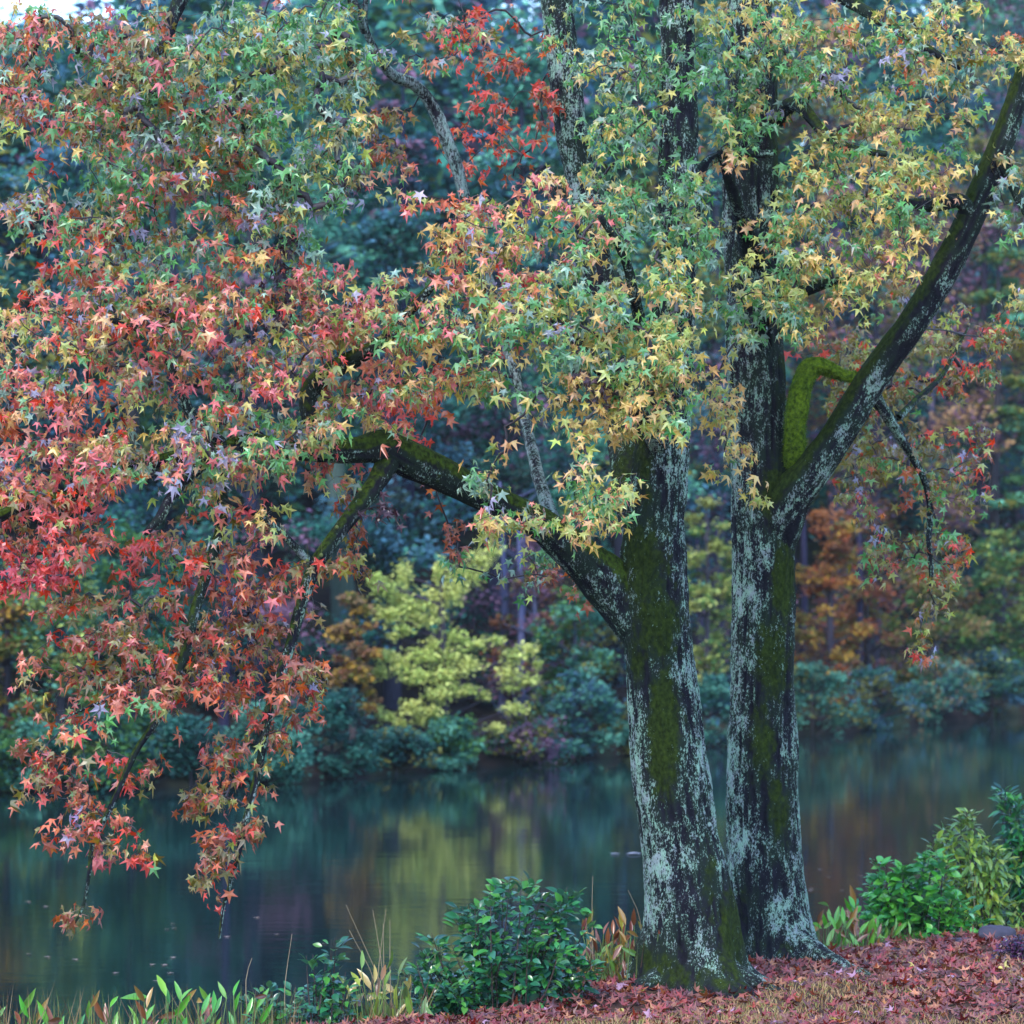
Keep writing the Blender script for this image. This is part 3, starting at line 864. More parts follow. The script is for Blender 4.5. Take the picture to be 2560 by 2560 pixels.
zonesL = [
    (600, 1120, 130, 60, 23.4, 24.2, .9, p_py), (330, 1170, 130, 80, 23.2, 23.9, .9, p_pink), (820, 1090, 90, 60, 23.8, 24.5, .8, p_py), (470, 1100, 90, 50, 23.4, 24.0, .7, p_py),
    (170, 200, 330, 170, 23.8, 25.2, 1.105, p_tl), (430, 330, 250, 150, 24, 25.5, 1.105, p_tl), (640, 240, 300, 240, 24, 25.8, 1.105, p_gr), (850, 120, 120, 150, 24.5, 26, .6, p_gr),
    (80, 90, 110, 80, 24, 25, .5, p_pink), (760, 420, 150, 160, 24, 25.5, .8, p_gr), (150, 560, 190, 170, 24, 25.5, 0.546, p_mix), (470, 600, 330, 200, 23.8, 25.6, 1.04, p_mix),
    (200, 850, 300, 190, 23.6, 25.2, .95, p_pink), (560, 860, 330, 170, 23.6, 25.2, 1.0, p_pink), (820, 760, 120, 100, 24, 25, .9, p_pink),
    (100, 1130, 220, 160, 23.2, 24.6, .9, p_pink), (110, 1330, 170, 110, 23.2, 24.4, .9, p_red), (80, 1420, 120, 60, 23.2, 24.2, .9, p_dred),
    (430, 1110, 330, 150, 23.9, 25.2, .75, p_py), (760, 1080, 250, 150, 24.5, 25.4, .75, p_py), (620, 1290, 110, 90, 23.6, 24.6, .6, p_py),
    (960, 900, 180, 150, 24, 25.2, 1.0, p_py), (1180, 620, 150, 130, 24.4, 25.8, .9, p_pink), (1370, 540, 200, 120, 24.2, 25.8, .9, p_py), (1150, 770, 300, 120, 24, 25.4, .95, p_py),
    (1300, 860, 320, 140, 23.8, 25.2, .8, p_yg), (1540, 760, 200, 200, 24, 25.4, .9, p_yg), (1580, 970, 190, 150, 23.8, 25, 1.0, p_ye), (1480, 1260, 120, 110, 23.4, 24.3, .95, p_ye),
    (1440, 1140, 60, 90, 23.6, 24.4, .5, p_yg), (1270, 1290, 110, 80, 23.6, 24.3, .75, p_py), (1230, 1180, 70, 90, 23.8, 24.6, .5, p_yg), (1300, 1000, 120, 80, 24, 25, .4, p_yg),
    (1680, 860, 90, 240, 24.2, 25.2, .8, p_yg), (1690, 560, 90, 140, 24.6, 25.5, .6, p_green), (1500, 520, 110, 100, 25, 26.5, .6, p_yg),
    (1540, 250, 110, 160, 25, 26.8, .5, p_yg), (1060, 480, 150, 60, 24.6, 25.6, .35, p_pink), (700, 90, 200, 80, 24.2, 26, .7, p_gr), (330, 100, 200, 80, 24, 25.6, .6, p_tl),
    (1580, 330, 130, 260, 25, 26.6, .55, p_green), (1600, 110, 250, 140, 25, 26.6, .55, p_green), (1720, 560, 100, 160, 24.8, 25.8, .7, p_green),
    (1230, 300, 190, 180, 27.2, 28.6, .35, p_rr), (1240, 100, 170, 90, 26.8, 28.2, .4, p_rr), (960, 335, 90, 65, 26.4, 27.2, .8, p_or), (1060, 90, 170, 90, 25.6, 27, .3, p_mix),
    (1110, 1010, 170, 120, 26.6, 28.2, .5, p_rr), (1250, 1430, 150, 80, 27, 28.2, .32, p_green), (1430, 1450, 90, 80, 27, 28, .3, p_or),
    (560, 1400, 280, 120, 23.8, 25.2, .6, p_red), (330, 1560, 280, 110, 23.6, 24.6, .62, p_red), (640, 1620, 190, 170, 24, 25, .75, p_ro), (230, 1700, 200, 130, 23.4, 24.4, .62, p_red),
    (450, 1720, 170, 100, 23.6, 24.6, .7, p_red), (760, 1740, 60, 70, 24, 24.8, .8, p_ro), (880, 1350, 60, 140, 24.8, 25.6, .7, p_ro), (170, 1870, 150, 90, 23.4, 24.2, .55, p_red), (160, 2000, 120, 90, 23.4, 24.2, .55, p_red),
    (200, 2110, 90, 60, 23.4, 24.0, .7, p_red), (190, 2270, 55, 35, 23.5, 23.9, .9, p_ro), (550, 1980, 110, 110, 23.8, 24.6, .75, p_ro), (620, 1840, 110, 80, 24, 24.8, .7, p_ro), (650, 2080, 50, 60, 23.9, 24.4, .6, p_ro),
    (530, 2120, 55, 60, 23.8, 24.3, .8, p_ro), (520, 2220, 30, 40, 23.8, 24.2, .8, p_ro), (345, 2050, 55, 40, 23.7, 24, .6, p_red), (350, 2135, 25, 22, 23.7, 24, .8, p_red), (340, 1930, 60, 50, 23.8, 24.2, .6, p_red),
    (1490, 980, 50, 60, 24.2, 24.8, .7, p_wi), (715, 690, 60, 120, 24.8, 25.4, 1.0, p_wi), (880, 430, 40, 90, 24.8, 25.4, .4, p_wi), (980, 1270, 14, 14, 24.2, 24.4, .9, p_wi), (1140, 1340, 35, 40, 27, 27.6, .5, p_or),
    (600, -180, 800, 160, 24.0, 27.0, .22, p_mix), (1500, -250, 600, 200, 24.5, 28.0, .2, p_green), (-250, 900, 150, 500, 23.5, 25.5, .3, p_pink),
]
nL = build_crown(treeL, baseL, np.vstack(nodesL), zonesL, 101)
zonesR = [
    (1880, 250, 120, 150, 26.2, 27.2, .45, p_green), (1960, 150, 120, 130, 26, 27.2, .7, p_yg), (2260, 560, 160, 130, 26.4, 27.6, .35, p_ry), (2050, 480, 120, 160, 26, 27.2, .6, p_yg),
    (2130, 170, 290, 170, 26, 27.8, .8, p_tr), (2400, 120, 200, 130, 26, 28, .75, p_tr), (2150, 420, 240, 150, 26, 27.6, .75, p_ry), (2130, 600, 230, 110, 26, 27.2, .7, p_ry), (2330, 300, 200, 130, 26.4, 28, .5, p_tr),
    (2300, 450, 130, 110, 26.4, 27.6, .4, p_ry), (1900, 640, 180, 110, 25.8, 27, .9, p_yg), (1900, 790, 170, 70, 25.8, 27, .9, p_green), (2050, 740, 130, 110, 26, 27.2, .8, p_ry), (1790, 350, 90, 80, 26.2, 27, .6, p_ye),
    (1800, 200, 130, 120, 26, 27.2, .5, p_green), (1900, 40, 160, 80, 26, 27.4, .7, p_yg), (2540, 470, 70, 160, 26.6, 27.6, .5, p_tr), (1815, 1110, 45, 130, 26.2, 27, .6, p_ye), (1880, 1180, 35, 90, 26.4, 27, .5, p_ye), (1790, 980, 60, 90, 26.2, 27, .7, p_ye),
    (2090, 880, 130, 60, 28.6, 30, 0.75, p_rs), (2260, 900, 170, 130, 28.4, 30.4, 0.9, p_rs), (2420, 860, 150, 140, 28.4, 30.4, 0.57, p_rs), (2190, 1060, 130, 120, 28.4, 30, 0.9, p_rs), (2160, 1220, 70, 150, 28.4, 29.8, 0.63, p_rs), (2340, 1190, 140, 140, 28.2, 30, 0.825, p_rs),
    (2440, 1130, 60, 110, 28.4, 29.8, .35, p_rs), (2300, 1380, 140, 100, 28.2, 29.8, 0.825, p_rs), (2200, 1440, 70, 80, 28.4, 29.6, .35, p_rs), (2330, 1500, 60, 60, 28.2, 29.6, 0.75, p_rs), (2290, 1620, 60, 60, 28.4, 29.4, 0.6, p_rs),
    (2390, 1360, 40, 80, 28.4, 29.4, .3, p_rr), (2090, 1020, 40, 100, 28.6, 29.6, .7, p_rs), (2500, 760, 80, 60, 28.2, 29.8, .35, p_tr), (2340, 730, 130, 60, 28.4, 30, .25, p_rs),
    (2200, -200, 550, 180, 26, 29.5, .2, p_tr),
]
nR = build_crown(treeR, baseR, np.vstack(nodesR), zonesR, 202)

# seed balls hanging on thin stalks
def seed_ball(root, base, p):
    mb = MB()
    u = np.linspace(0, math.pi, 9)[:, None]; vv = np.linspace(0, 2 * math.pi, 14, endpoint=False)[None]
    r = 0.013 * (1 + 0.18 * ((np.arange(9)[:, None] + np.arange(14)[None]) % 2))
    pts = np.stack([r * np.sin(u) * np.cos(vv), r * np.sin(u) * np.sin(vv), r * np.cos(u) + 0 * vv], -1).reshape(-1, 3)
    i = np.arange(8)[:, None] * 14; j = np.arange(14)[None]
    mb.add(pts + p, np.stack([i + j, i + 14 + j, i + 14 + (j + 1) % 14, i + (j + 1) % 14], -1).reshape(-1, 4), c=s2l((96, 104, 52)))
    mb.tube(np.array([p + [0, 0, .012], p + [.004, 0, .05], p + [0, .01, .11]]), [.0013, .0012, .0015], 4, c=s2l((90, 90, 50)))
    link("seed_ball", mb.mesh("seed_ball", M_STRAW, base), root)
for x, y, Y in ((768, 1402, 24.1), (803, 1388, 24.1), (842, 1318, 24.2), (1274, 300, 26.6), (720, 1265, 24.0), (900, 1225, 24.2)):
    seed_ball(treeL, baseL, P(x, y, Y))

# ------------------------------------------------------------------ far bank wood
FP = {k: s2l(v) for k, v in dict(teal=(50, 104, 90), dkteal=(34, 76, 74), blue=(62, 98, 116), green=(76, 118, 56), lime=(164, 178, 96), limey=(190, 192, 112), gold=(190, 150, 66), orange=(158, 98, 52),
      brown=(120, 78, 52), olive=(112, 112, 52), rust=(140, 74, 44), plum=(108, 80, 102), pine=(62, 100, 62), mint=(92, 148, 124), dark=(28, 48, 42), tan=(160, 128, 90), red=(160, 52, 40)).items()}  # blue leans towards distance haze, put into the leaf colour

FP = {k: .9 * vivid(v, 1.08) for k, v in FP.items()}

def far_elements(cent, rx, rz, n, size, colors, ry=None, droop=0.0):
    """bent two-triangle leaf sprays scattered in an ellipsoid"""
    ry = ry or rx
    d = rng.normal(0, 1, (n, 3)); d = norm(d) * np.abs(rng.normal(0.62, .34, (n, 1)))
    p = cent + d * np.array([rx, ry, rz])
    a = rng.uniform(0, 2 * math.pi, n)
    ax = norm(np.stack([np.cos(a), np.sin(a), rng.normal(-0.25 - droop, 0.4, n)], 1))
    up = norm(np.stack([rng.normal(0, .45, n), rng.normal(-.35, .45, n), np.ones(n)], 1))
    sd_ = norm(np.cross(ax, up))
    s = size * rng.uniform(0.55, 1.35, (n, 1))
    v = np.stack([p - ax * s * .5, p + sd_ * s * .33 + up * s * .06, p + ax * s * .55 - up * s * .12, p - sd_ * s * .33 + up * s * .06], 1)
    q = np.arange(n * 4).reshape(n, 4)
    q = np.concatenate([q[:, [0, 1, 2]], q[:, [0, 2, 3]]])
    ci = rng.integers(0, len(colors), n)
    cc = np.array(colors)[ci] * rng.normal(1, 0.18, (n, 1)).clip(.5, 1.6)
    return v.reshape(-1, 3), q, np.repeat(cc, 4, 0)

def far_tree(name, label, cat, px, off, top, bot, wpx, cols, style="oval", trunk_w=0.22, tcol=(70, 62, 70), n=4200, size=0.17, group=None, lean=0.0, bough=None, seed=0, ncl=46):
    global rng
    rng = np.random.default_rng(1000 + seed)
    Y = shore_at_px(px) + off
    X = (px - 1280) / F * Y
    z0 = float(far_z(X, Y)) - 0.15
    base = np.array([X, Y, z0])
    root = thing(name, base, label, cat, group)
    zt = P(px, top, Y)[2]; zb = max(P(px, bot, Y)[2], z0 + 0.05)
    hw = wpx / 2 / F * Y
    cl = [np.asarray(c, float) * (np.array([1.6, 1.55, 1.45]) if name in ('tall_tree', 'pine_tree') else 1.25 if name == 'lime_tree' else 1.0) for c in cols]  # tall trees and pines lightened: distance haze put into the leaf colour
    tr = MB()
    H = zt - z0
    topx = X + lean * H
    tp = [np.array([X, Y, z0 - 0.2]), np.array([X + lean * H * .3 + rng.normal(0, .02) * H * .3, Y, z0 + H * .35]), np.array([X + lean * H * .65, Y, z0 + H * .68]), np.array([topx, Y, zt - 0.25])]
    tc = s2l(tcol)
    tr.tube(tp, [trunk_w * .62, trunk_w * .45, trunk_w * .3, .03], 9, 0.5, c=tc)
    sp, sr = smooth_path(tp, [1, 1, 1, 1], 0.3)
    cr = MB()
    cents = []
    if bough:
        for bx, by, brx, bry, dy in bough:
            cents.append((P(bx, by, Y + dy), brx * .85 / F * Y, bry * .95 / F * Y, dy))
    else:
        for k in range(ncl):
            f = rng.random()
            if style == "oval": prof = math.sin(math.pi * min(1, f * .86 + .12)) ** .6
            elif style == "pine": prof = (1 - f) ** .7 * .9 + .12
            elif style == "dome": prof = math.sqrt(max(0, 1 - (f * .95) ** 2))
            else: prof = 1
            a = rng.uniform(0, 2 * math.pi); rr = hw * prof * rng.random() ** .45
            zc = zb + (zt - zb) * f
            cxx = np.interp(zc, [z0, zt], [X, topx])
            sz = hw * rng.uniform(.20, .38) * (0.6 if style == "pine" else 1)
            cents.append((np.array([cxx + math.cos(a) * rr, Y + math.sin(a) * rr * .9, zc]), sz * 1.15, sz * (.42 if style in ("pine", "layer") else .7), 0))
    size = size * .74; n = int(n * 1.9)
    per = max(20, n // len(cents))
    area = np.array([c[1] * c[2] for c in cents]); area /= area.mean()
    for (c, rx, rz, _), ar in zip(cents, area):
        k = int(per * np.clip(ar, .35, 2.5))
        shade = [cl[i] for i in rng.integers(0, len(cl), 3)]
        v, q, cc = far_elements(c, rx, rz, k, size, shade)
        cr.add(v, None, q, cc)
        i = np.argmin(np.linalg.norm(sp - (c - [0, 0, .35 * np.linalg.norm(c[:2] - sp[0][:2])]), axis=1))
        tr.tube(np.array([sp[i], (sp[i] + c) / 2 + [0, 0, .1 * rx], c]), [max(.02, trunk_w * .12), .018, .008], 4, c=tc)
    link("trunk", tr.mesh("trunk", M_FARBARK, base), root)
    link("crown", cr.mesh("crown", M_FAR, base, smooth=False), root, kind="stuff")
    return root

# the bright tree leaning over the water, bough by bough
ybough = [(1010, 1440, 30, 45, .3), (995, 1500, 40, 40, .2), (960, 1470, 45, 28, -.2), (940, 1450, 30, 25, 0), (1030, 1520, 60, 35, 0), (1090, 1500, 50, 40, .2), (1130, 1480, 50, 40, 0), (1160, 1440, 55, 35, .2),
          (1200, 1400, 50, 30, .3), (1235, 1375, 34, 20, .3), (1100, 1430, 22, 40, 0), (980, 1540, 45, 28, -.3), (1060, 1550, 70, 25, 0), (950, 1530, 30, 22, -.2), (1010, 1575, 30, 18, -.3), (985, 1590, 26, 14, -.3),
          (1080, 1620, 50, 30, 0), (1130, 1590, 50, 25, .2), (1060, 1640, 50, 28, -.3), (1120, 1640, 60, 28, 0), (1180, 1610, 60, 20, .2), (1240, 1600, 30, 14, .3), (960, 1640, 40, 22, -.4), (1000, 1660, 50, 30, -.4),
          (1040, 1690, 60, 26, -.5), (1110, 1690, 60, 30, -.3), (1170, 1660, 50, 26, 0), (950, 1680, 30, 22, -.5), (1100, 1735, 60, 25, -.5), (1160, 1725, 55, 20, -.2), (1210, 1740, 22, 16, 0), (1080, 1780, 40, 22, -.6),
          (1030, 1770, 40, 26, -.7), (920, 1770, 45, 14, -.7), (960, 1790, 40, 16, -.7), (1000, 1810, 26, 20, -.8), (1050, 1800, 30, 22, -.6), (1030, 1850, 14, 32, -.8), (1000, 1860, 26, 16, -.8), (1040, 1885, 12, 16, -.8),
          (1290, 1640, 50, 24, .4), (1320, 1620, 34, 16, .5), (1270, 1680, 40, 26, .3), (1320, 1700, 45, 20, .4), (1280, 1720, 40, 14, .4), (1345, 1660, 16, 18, .5), (1290, 1770, 45, 18, .2), (1240, 1820, 35, 16, .1)]
far_tree("lime_tree", "bright yellow-green feathery tree leaning over the far water's edge", "tree", 1105, 1.3, 1400, 1880, 420, [FP['limey'], FP['lime'], FP['limey'], FP['lime'] * .8], bough=ybough, n=6600, size=.105,
         trunk_w=.24, tcol=(60, 52, 62), seed=1)
TL = [  # name, label, px, off, top, bot, width, colours, style, trunk width, trunk colour, n, size
    ("understory_tree", "small gold-and-orange tree just left of the bright yellow-green tree", 885, 2.4, 1490, 1800, 120, ['olive', 'gold', 'tan', 'brown'], "oval", .16, (70, 60, 60), 2600, .13),
    ("understory_tree", "yellow-green sapling seen in the gap between the two lichened trunks", 1772, 2.6, 1250, 1700, 170, ['lime', 'green', 'limey', 'olive'], "oval", .14, (70, 64, 70), 3000, .14),
    ("understory_tree", "orange-gold tree on the far bank right of the upright lichened trunk", 2075, 3.0, 1270, 1780, 180, ['gold', 'orange', 'brown', 'rust', 'olive'], "oval", .2, (64, 56, 66), 3600, .15),
    ("understory_tree", "rusty brown bush-like tree low behind the orange-gold tree", 2170, 5.0, 1380, 1800, 250, ['brown', 'rust', 'plum', 'olive'], "oval", .16, (60, 54, 60), 3000, .16),
    ("understory_tree", "olive tree on the far bank below the red hanging sprays", 2330, 3.5, 1420, 1800, 260, ['olive', 'tan', 'green', 'olive'], "oval", .2, (70, 66, 72), 3400, .17),
    ("understory_tree", "pale olive tree at the far bank's right end, low by the water", 2510, 3.0, 1330, 1780, 240, ['olive', 'lime', 'green', 'pine'], "oval", .2, (70, 66, 72), 3600, .18),
    ("understory_tree", "mint green small tree behind the bright yellow tree's right edge", 1440, 2.6, 1480, 1860, 210, ['mint', 'teal', 'olive', 'green'], "oval", .16, (66, 66, 76), 3000, .15),
    ("understory_tree", "green leafy tree glimpsed under the red drooping leaves at far left", 150, 2.2, 1380, 1880, 260, ['green', 'mint', 'olive', 'lime'], "oval", .18, (56, 52, 60), 3400, .15),
    ("understory_tree", "mint green tree showing between the two drooping branches", 330, 2.8, 1330, 1850, 240, ['mint', 'green', 'teal', 'green'], "oval", .18, (56, 52, 60), 3400, .15),
    ("understory_tree", "olive-gold tree at the far bank's left end", 20, 2.6, 1480, 1900, 210, ['olive', 'gold', 'brown', 'green'], "oval", .18, (56, 52, 60), 3000, .15),
    ("understory_tree", "plum-brown bare-looking tree between the yellow tree and the leaning trunk", 1340, 5.5, 1420, 1830, 240, ['plum', 'brown', 'plum', 'olive'], "oval", .2, (92, 92, 116), 2000, .16),
    ("tall_tree", "tall dark teal tree behind the bright yellow-green tree", 980, 8, 560, 1700, 420, ['dkteal', 'teal', 'dark', 'blue'], "oval", .34, (44, 42, 56), 7000, .2),
    ("tall_tree", "tall blue-green tree with pale leaning trunk in the upper gap", 870, 11, 30, 900, 330, ['blue', 'teal', 'mint', 'teal'], "oval", .46, (84, 104, 96), 4600, .21),
    ("tall_tree", "dark straight-trunked tree in the blue gap left of the pale branch", 1010, 14, 180, 1150, 330, ['blue', 'dkteal', 'blue', 'plum'], "pine", .34, (34, 34, 60), 5200, .22),
    ("tall_tree", "hazy teal tree behind the red leaves at top centre", 1290, 13, 60, 1200, 430, ['teal', 'blue', 'mint', 'teal'], "oval", .36, (50, 50, 66), 7500, .22),
    ("tall_tree", "deep teal tree directly behind the arching mossy limb", 1250, 8, 850, 1750, 380, ['dkteal', 'teal', 'plum', 'dark'], "oval", .3, (54, 50, 70), 5400, .19),
    ("tall_tree", "blue-green tree behind the leaning trunk's fork", 1560, 9, 520, 1700, 430, ['blue', 'teal', 'mint', 'olive'], "oval", .34, (52, 50, 64), 6500, .2),
    ("tall_tree", "dark teal tree filling the gap between the two lichened trunks", 1790, 7.5, 900, 1760, 330, ['dkteal', 'dark', 'blue', 'plum'], "oval", .28, (60, 58, 80), 5000, .19),
    ("tall_tree", "plum-shaded tall tree behind the right-hand hanging leaves", 2180, 10, 620, 1720, 430, ['plum', 'olive', 'brown', 'dkteal'], "oval", .34, (56, 50, 62), 6000, .21),
    ("tall_tree", "lavender-brown bare tree beneath the rising bare limb", 2330, 13, 420, 1500, 380, ['plum', 'tan', 'plum', 'brown'], "oval", .3, (92, 84, 104), 5200, .2),
    ("pine_tree", "soft green pine seen right of the rising bare limb", 2500, 9, 560, 1420, 330, ['pine', 'mint', 'olive', 'pine'], "pine", .34, (56, 52, 58), 7000, .21),
    ("tall_tree", "blue-purple shadowed tree at the wood's right end", 2450, 14, 200, 1500, 420, ['blue', 'plum', 'dkteal', 'olive'], "oval", .34, (56, 50, 66), 6000, .22),
    ("tall_tree", "misty blue-green tree behind the left crown's thin patch", 130, 10, 330, 1600, 430, ['blue', 'dkteal', 'teal', 'blue'], "oval", .36, (44, 44, 60), 7000, .2),
    ("tall_tree", "olive-teal tree behind the middle of the pink crown", 420, 11, 240, 1650, 430, ['teal', 'olive', 'dkteal', 'blue'], "oval", .34, (44, 44, 60), 6500, .2),
    ("tall_tree", "dark green tree behind the drooping branches' dark gaps", 640, 7.5, 700, 1800, 400, ['dkteal', 'dark', 'teal', 'plum'], "oval", .34, (40, 40, 58), 6000, .19),
    ("tall_tree", "grey-green tree rising behind the left crown's top", 640, 15, 60, 1100, 400, ['mint', 'blue', 'teal', 'olive'], "oval", .36, (60, 62, 70), 5000, .22),
    ("tall_tree", "hazy mint tree behind the upright trunk's top", 1800, 16, 60, 1200, 430, ['mint', 'blue', 'teal', 'olive'], "oval", .36, (60, 60, 72), 5600, .23),
    ("tall_tree", "pale tan-and-green tree behind the yellow leaves at upper right", 2080, 17, 70, 1100, 430, ['tan', 'mint', 'plum', 'olive'], "oval", .36, (70, 66, 80), 5600, .23),
    ("tall_tree", "tall green tree whose top nears the white sky at left", 330, 17, 130, 900, 430, ['green', 'mint', 'olive', 'teal'], "oval", .36, (60, 60, 66), 5200, .23),
    ("tall_tree", "blue-green tree high behind the bare limb's upper end", 2560, 17, -80, 1300, 420, ['blue', 'teal', 'plum', 'mint'], "oval", .36, (56, 52, 66), 6000, .23),
    ("tall_tree", "tree just past the frame-side crown, olive and brown at right", 2640, 8, 350, 1650, 330, ['olive', 'brown', 'pine', 'plum'], "oval", .34, (56, 52, 58), 4500, .2),
    ("tall_tree", "teal tree at the wood's left end behind the pink leaves", -60, 9, 350, 1750, 380, ['dkteal', 'teal', 'olive', 'blue'], "oval", .34, (50, 46, 56), 4500, .2),
]
for k, (nm, lab, px, off, top, bot, wp, cs, st, tw_, tc_, n_, sz) in enumerate(TL):
    far_tree(nm, lab, "tree", px, off, top, bot, wp, [FP[c] for c in cs], st, tw_, tc_, n_, sz, "trees of the far bank", seed=10 + k, lean=(-0.075 if "pale leaning" in lab else random.uniform(-.015, .015)))
# shrubs overhanging the waterline
SHL = [(-60, 1790, 240, ['teal', 'green'], "dark green shrub at the waterline's left end"), (90, 1800, 230, ['teal', 'mint', 'green'], "green waterline shrub behind the lowest red leaves"),
       (290, 1780, 240, ['teal', 'dkteal', 'green'], "teal waterline shrub between the drooping branches"), (480, 1800, 220, ['dkteal', 'teal'], "dark teal shrub at the waterline behind the second drooping branch"),
       (660, 1770, 230, ['teal', 'mint', 'teal'], "blue-green shrub right of the drooping branch at the waterline"), (830, 1740, 220, ['teal', 'teal', 'dkteal'], "tall teal shrub at the waterline left of the yellow tree"),
       (990, 1830, 190, ['teal', 'olive', 'dkteal'], "low dark shrub under the yellow tree's hanging tip"), (1130, 1800, 200, ['teal', 'green', 'mint'], "round green shrub under the yellow tree's middle"),
       (1290, 1790, 210, ['olive', 'plum', 'teal'], "olive-plum shrub at the waterline beside the thin pale trunk"), (1450, 1690, 200, ['mint', 'blue', 'teal'], "pale blue-green shrub left of the leaning trunk"),
       (1590, 1760, 180, ['teal', 'olive'], "shrub half hidden behind the leaning trunk"), (1770, 1700, 200, ['teal', 'mint', 'blue'], "teal shrub at the waterline between the two trunks"),
       (2030, 1670, 230, ['mint', 'teal', 'olive'], "grey-green shrub right of the upright trunk at the waterline"), (2190, 1690, 220, ['blue', 'teal', 'olive'], "blue-green shrub below the hanging red leaves"),
       (2340, 1660, 220, ['teal', 'mint', 'blue', 'tan'], "shrub with a tan dead patch at the waterline on the right"), (2480, 1640, 220, ['blue', 'teal', 'pine'], "blue-green shrub near the waterline's right end"), (2620, 1620, 220, ['teal', 'olive'], "olive shrub at the waterline's far right end")]
for k, (px, top, wp, cs, lab) in enumerate(SHL):
    Ys = shore_at_px(px)
    bot = 1450 + (CAM[2] - 0.12) / (Ys + .2) * F
    far_tree("waterside_shrub", lab, "shrub", px, .35, top, bot, wp, [FP[c] for c in cs], "dome", .07, (52, 48, 50), 2600, .13, "shrubs along the far waterline", seed=200 + k, ncl=30)
# slender pale stems by the water
for k, (px, top, off, lab) in enumerate([(1300, 1790, .5, "thin pale bare stem by the water right of the yellow tree"), (1298, 1540, 6, "pale violet bare trunk in the dark wood right of the yellow tree"), (2145, 1400, 5, "slim dark bare trunk right of the orange-gold tree"),
                                         (560, 1500, 6, "slim dark bare trunk behind the drooping branches"), (1745, 1560, 5, "first dark bare trunk between the two lichened trunks"), (1795, 1580, 6, "second dark bare trunk between the two lichened trunks, further right"),
                                         (1255, 1500, 7, "dark bare trunk left of the pale violet trunk"), (2005, 1350, 7, "dark bare trunk touching the upright lichened trunk's right edge")]):
    Y = shore_at_px(px) + off; X = (px - 1280) / F * Y; z0 = float(far_z(X, Y)) - .1
    b = np.array([X, Y, z0]); rt = thing("bare_tree", b, lab, "tree", "bare trunks of the far bank")
    mb = MB(); zt = P(px, top, Y)[2]; c = s2l((92, 94, 128) if 'pale' in lab else (44, 40, 64)); rd = .04 if 'stem' in lab else .10
    zt += 2.5 if 'stem' not in lab else 0
    mb.tube([b, b + [.05, 0, (zt - z0) * .5], [X - .05, Y, zt]], [rd, rd * .8, rd * .3], 8, .3, c=c)
    link("trunk", mb.mesh("trunk", M_FARBARK, b), rt)
    mb = MB()
    for q in range(5):
        f = .5 + q * .1; p0 = b + [0.03, 0, (zt - z0) * f]
        mb.tube([p0, p0 + [random.uniform(-.5, .5), 0, .4], p0 + [random.uniform(-.9, .9), .1, .9]], [rd * .25, rd * .18, .006], 4, c=c)
    link("branches", mb.mesh("branches", M_FARBARK, b), rt)
# the wood behind, one mass
rng = np.random.default_rng(55)
mb = MB()
for k in range(900):
    px = rng.uniform(-700, 3300) if k < 460 else rng.uniform(2150, 2800); off = rng.uniform(20, 62)
    if k >= 600: px = rng.uniform(-5200, -250) if k < 760 else rng.uniform(2850, 6500); off = rng.uniform(1.5, 40)
    Y = shore_at_px(px) + off; X = (px - 1280) / F * Y
    z = far_z(X, Y)
    gap = px < 330 or 640 < px < 760 or 1230 < px < 1340 or 2230 < px < 2380
    top = P(px, rng.uniform(20, 130) if gap else rng.uniform(-420, 10), Y)[2]
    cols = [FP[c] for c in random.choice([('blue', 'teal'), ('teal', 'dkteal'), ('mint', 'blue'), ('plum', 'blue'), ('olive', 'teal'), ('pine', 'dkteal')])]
    cols = [c * 1.7 for c in cols]  # lightened colours stand in for haze over the deep wood
    for q in range(7):
        zz = z + (top - z) * (0.12 + .88 * (q + .6) / 7)
        v, qq, cc = far_elements(np.array([X + rng.normal(0, .5), Y + rng.normal(0, .5), zz - 0.4]), rng.uniform(.8, 1.5), rng.uniform(.8, 1.3), 90, .42, cols)
        mb.add(v, None, qq, cc)
link("far_wood", mb.mesh("far_wood", M_FAR, smooth=False), label="dense mass of trees deep in the wood beyond the far bank", category="woods", kind="stuff")

# ------------------------------------------------------------------ near plants
def oval_leaf(w_, pts=5, cup=.15, arch=.2):
    """unit long leaf along +y"""
    t_ = np.linspace(0, 1, pts)
    hw = w_ * np.sin(math.pi * t_ ** .85) * .5
    hw[0] = .015; hw[-1] = .0
    L = np.stack([-hw, t_, cup * hw * 2 - arch * t_ ** 2], 1); C = np.stack([0 * hw, t_, -arch * t_ ** 2], 1); R = np.stack([hw, t_, cup * hw * 2 - arch * t_ ** 2], 1)
    v = np.concatenate([L, C, R]); n = pts
    q = []
    for i in range(n - 1):
        q += [(i, n + i, n + i + 1, i + 1), (n + i, 2 * n + i, 2 * n + i + 1, n + i + 1)]
    return v, np.array(q)

def place_leaves(V, Q, pos, axis, nor, size, cols):
    axis = norm(axis); nor = norm(nor - axis * np.sum(nor * axis, 1, keepdims=True)); side = np.cross(axis, nor)
    v = pos[:, None] + (side[:, None] * V[None, :, 0:1] + axis[:, None] * V[None, :, 1:2] + nor[:, None] * V[None, :, 2:3]) * size[:, None, None]
    n = len(pos)
    q = Q[None] + (np.arange(n) * len(V))[:, None, None]
    return v.reshape(-1, 3), q.reshape(-1, Q.shape[1]), np.repeat(cols, len(V), 0)

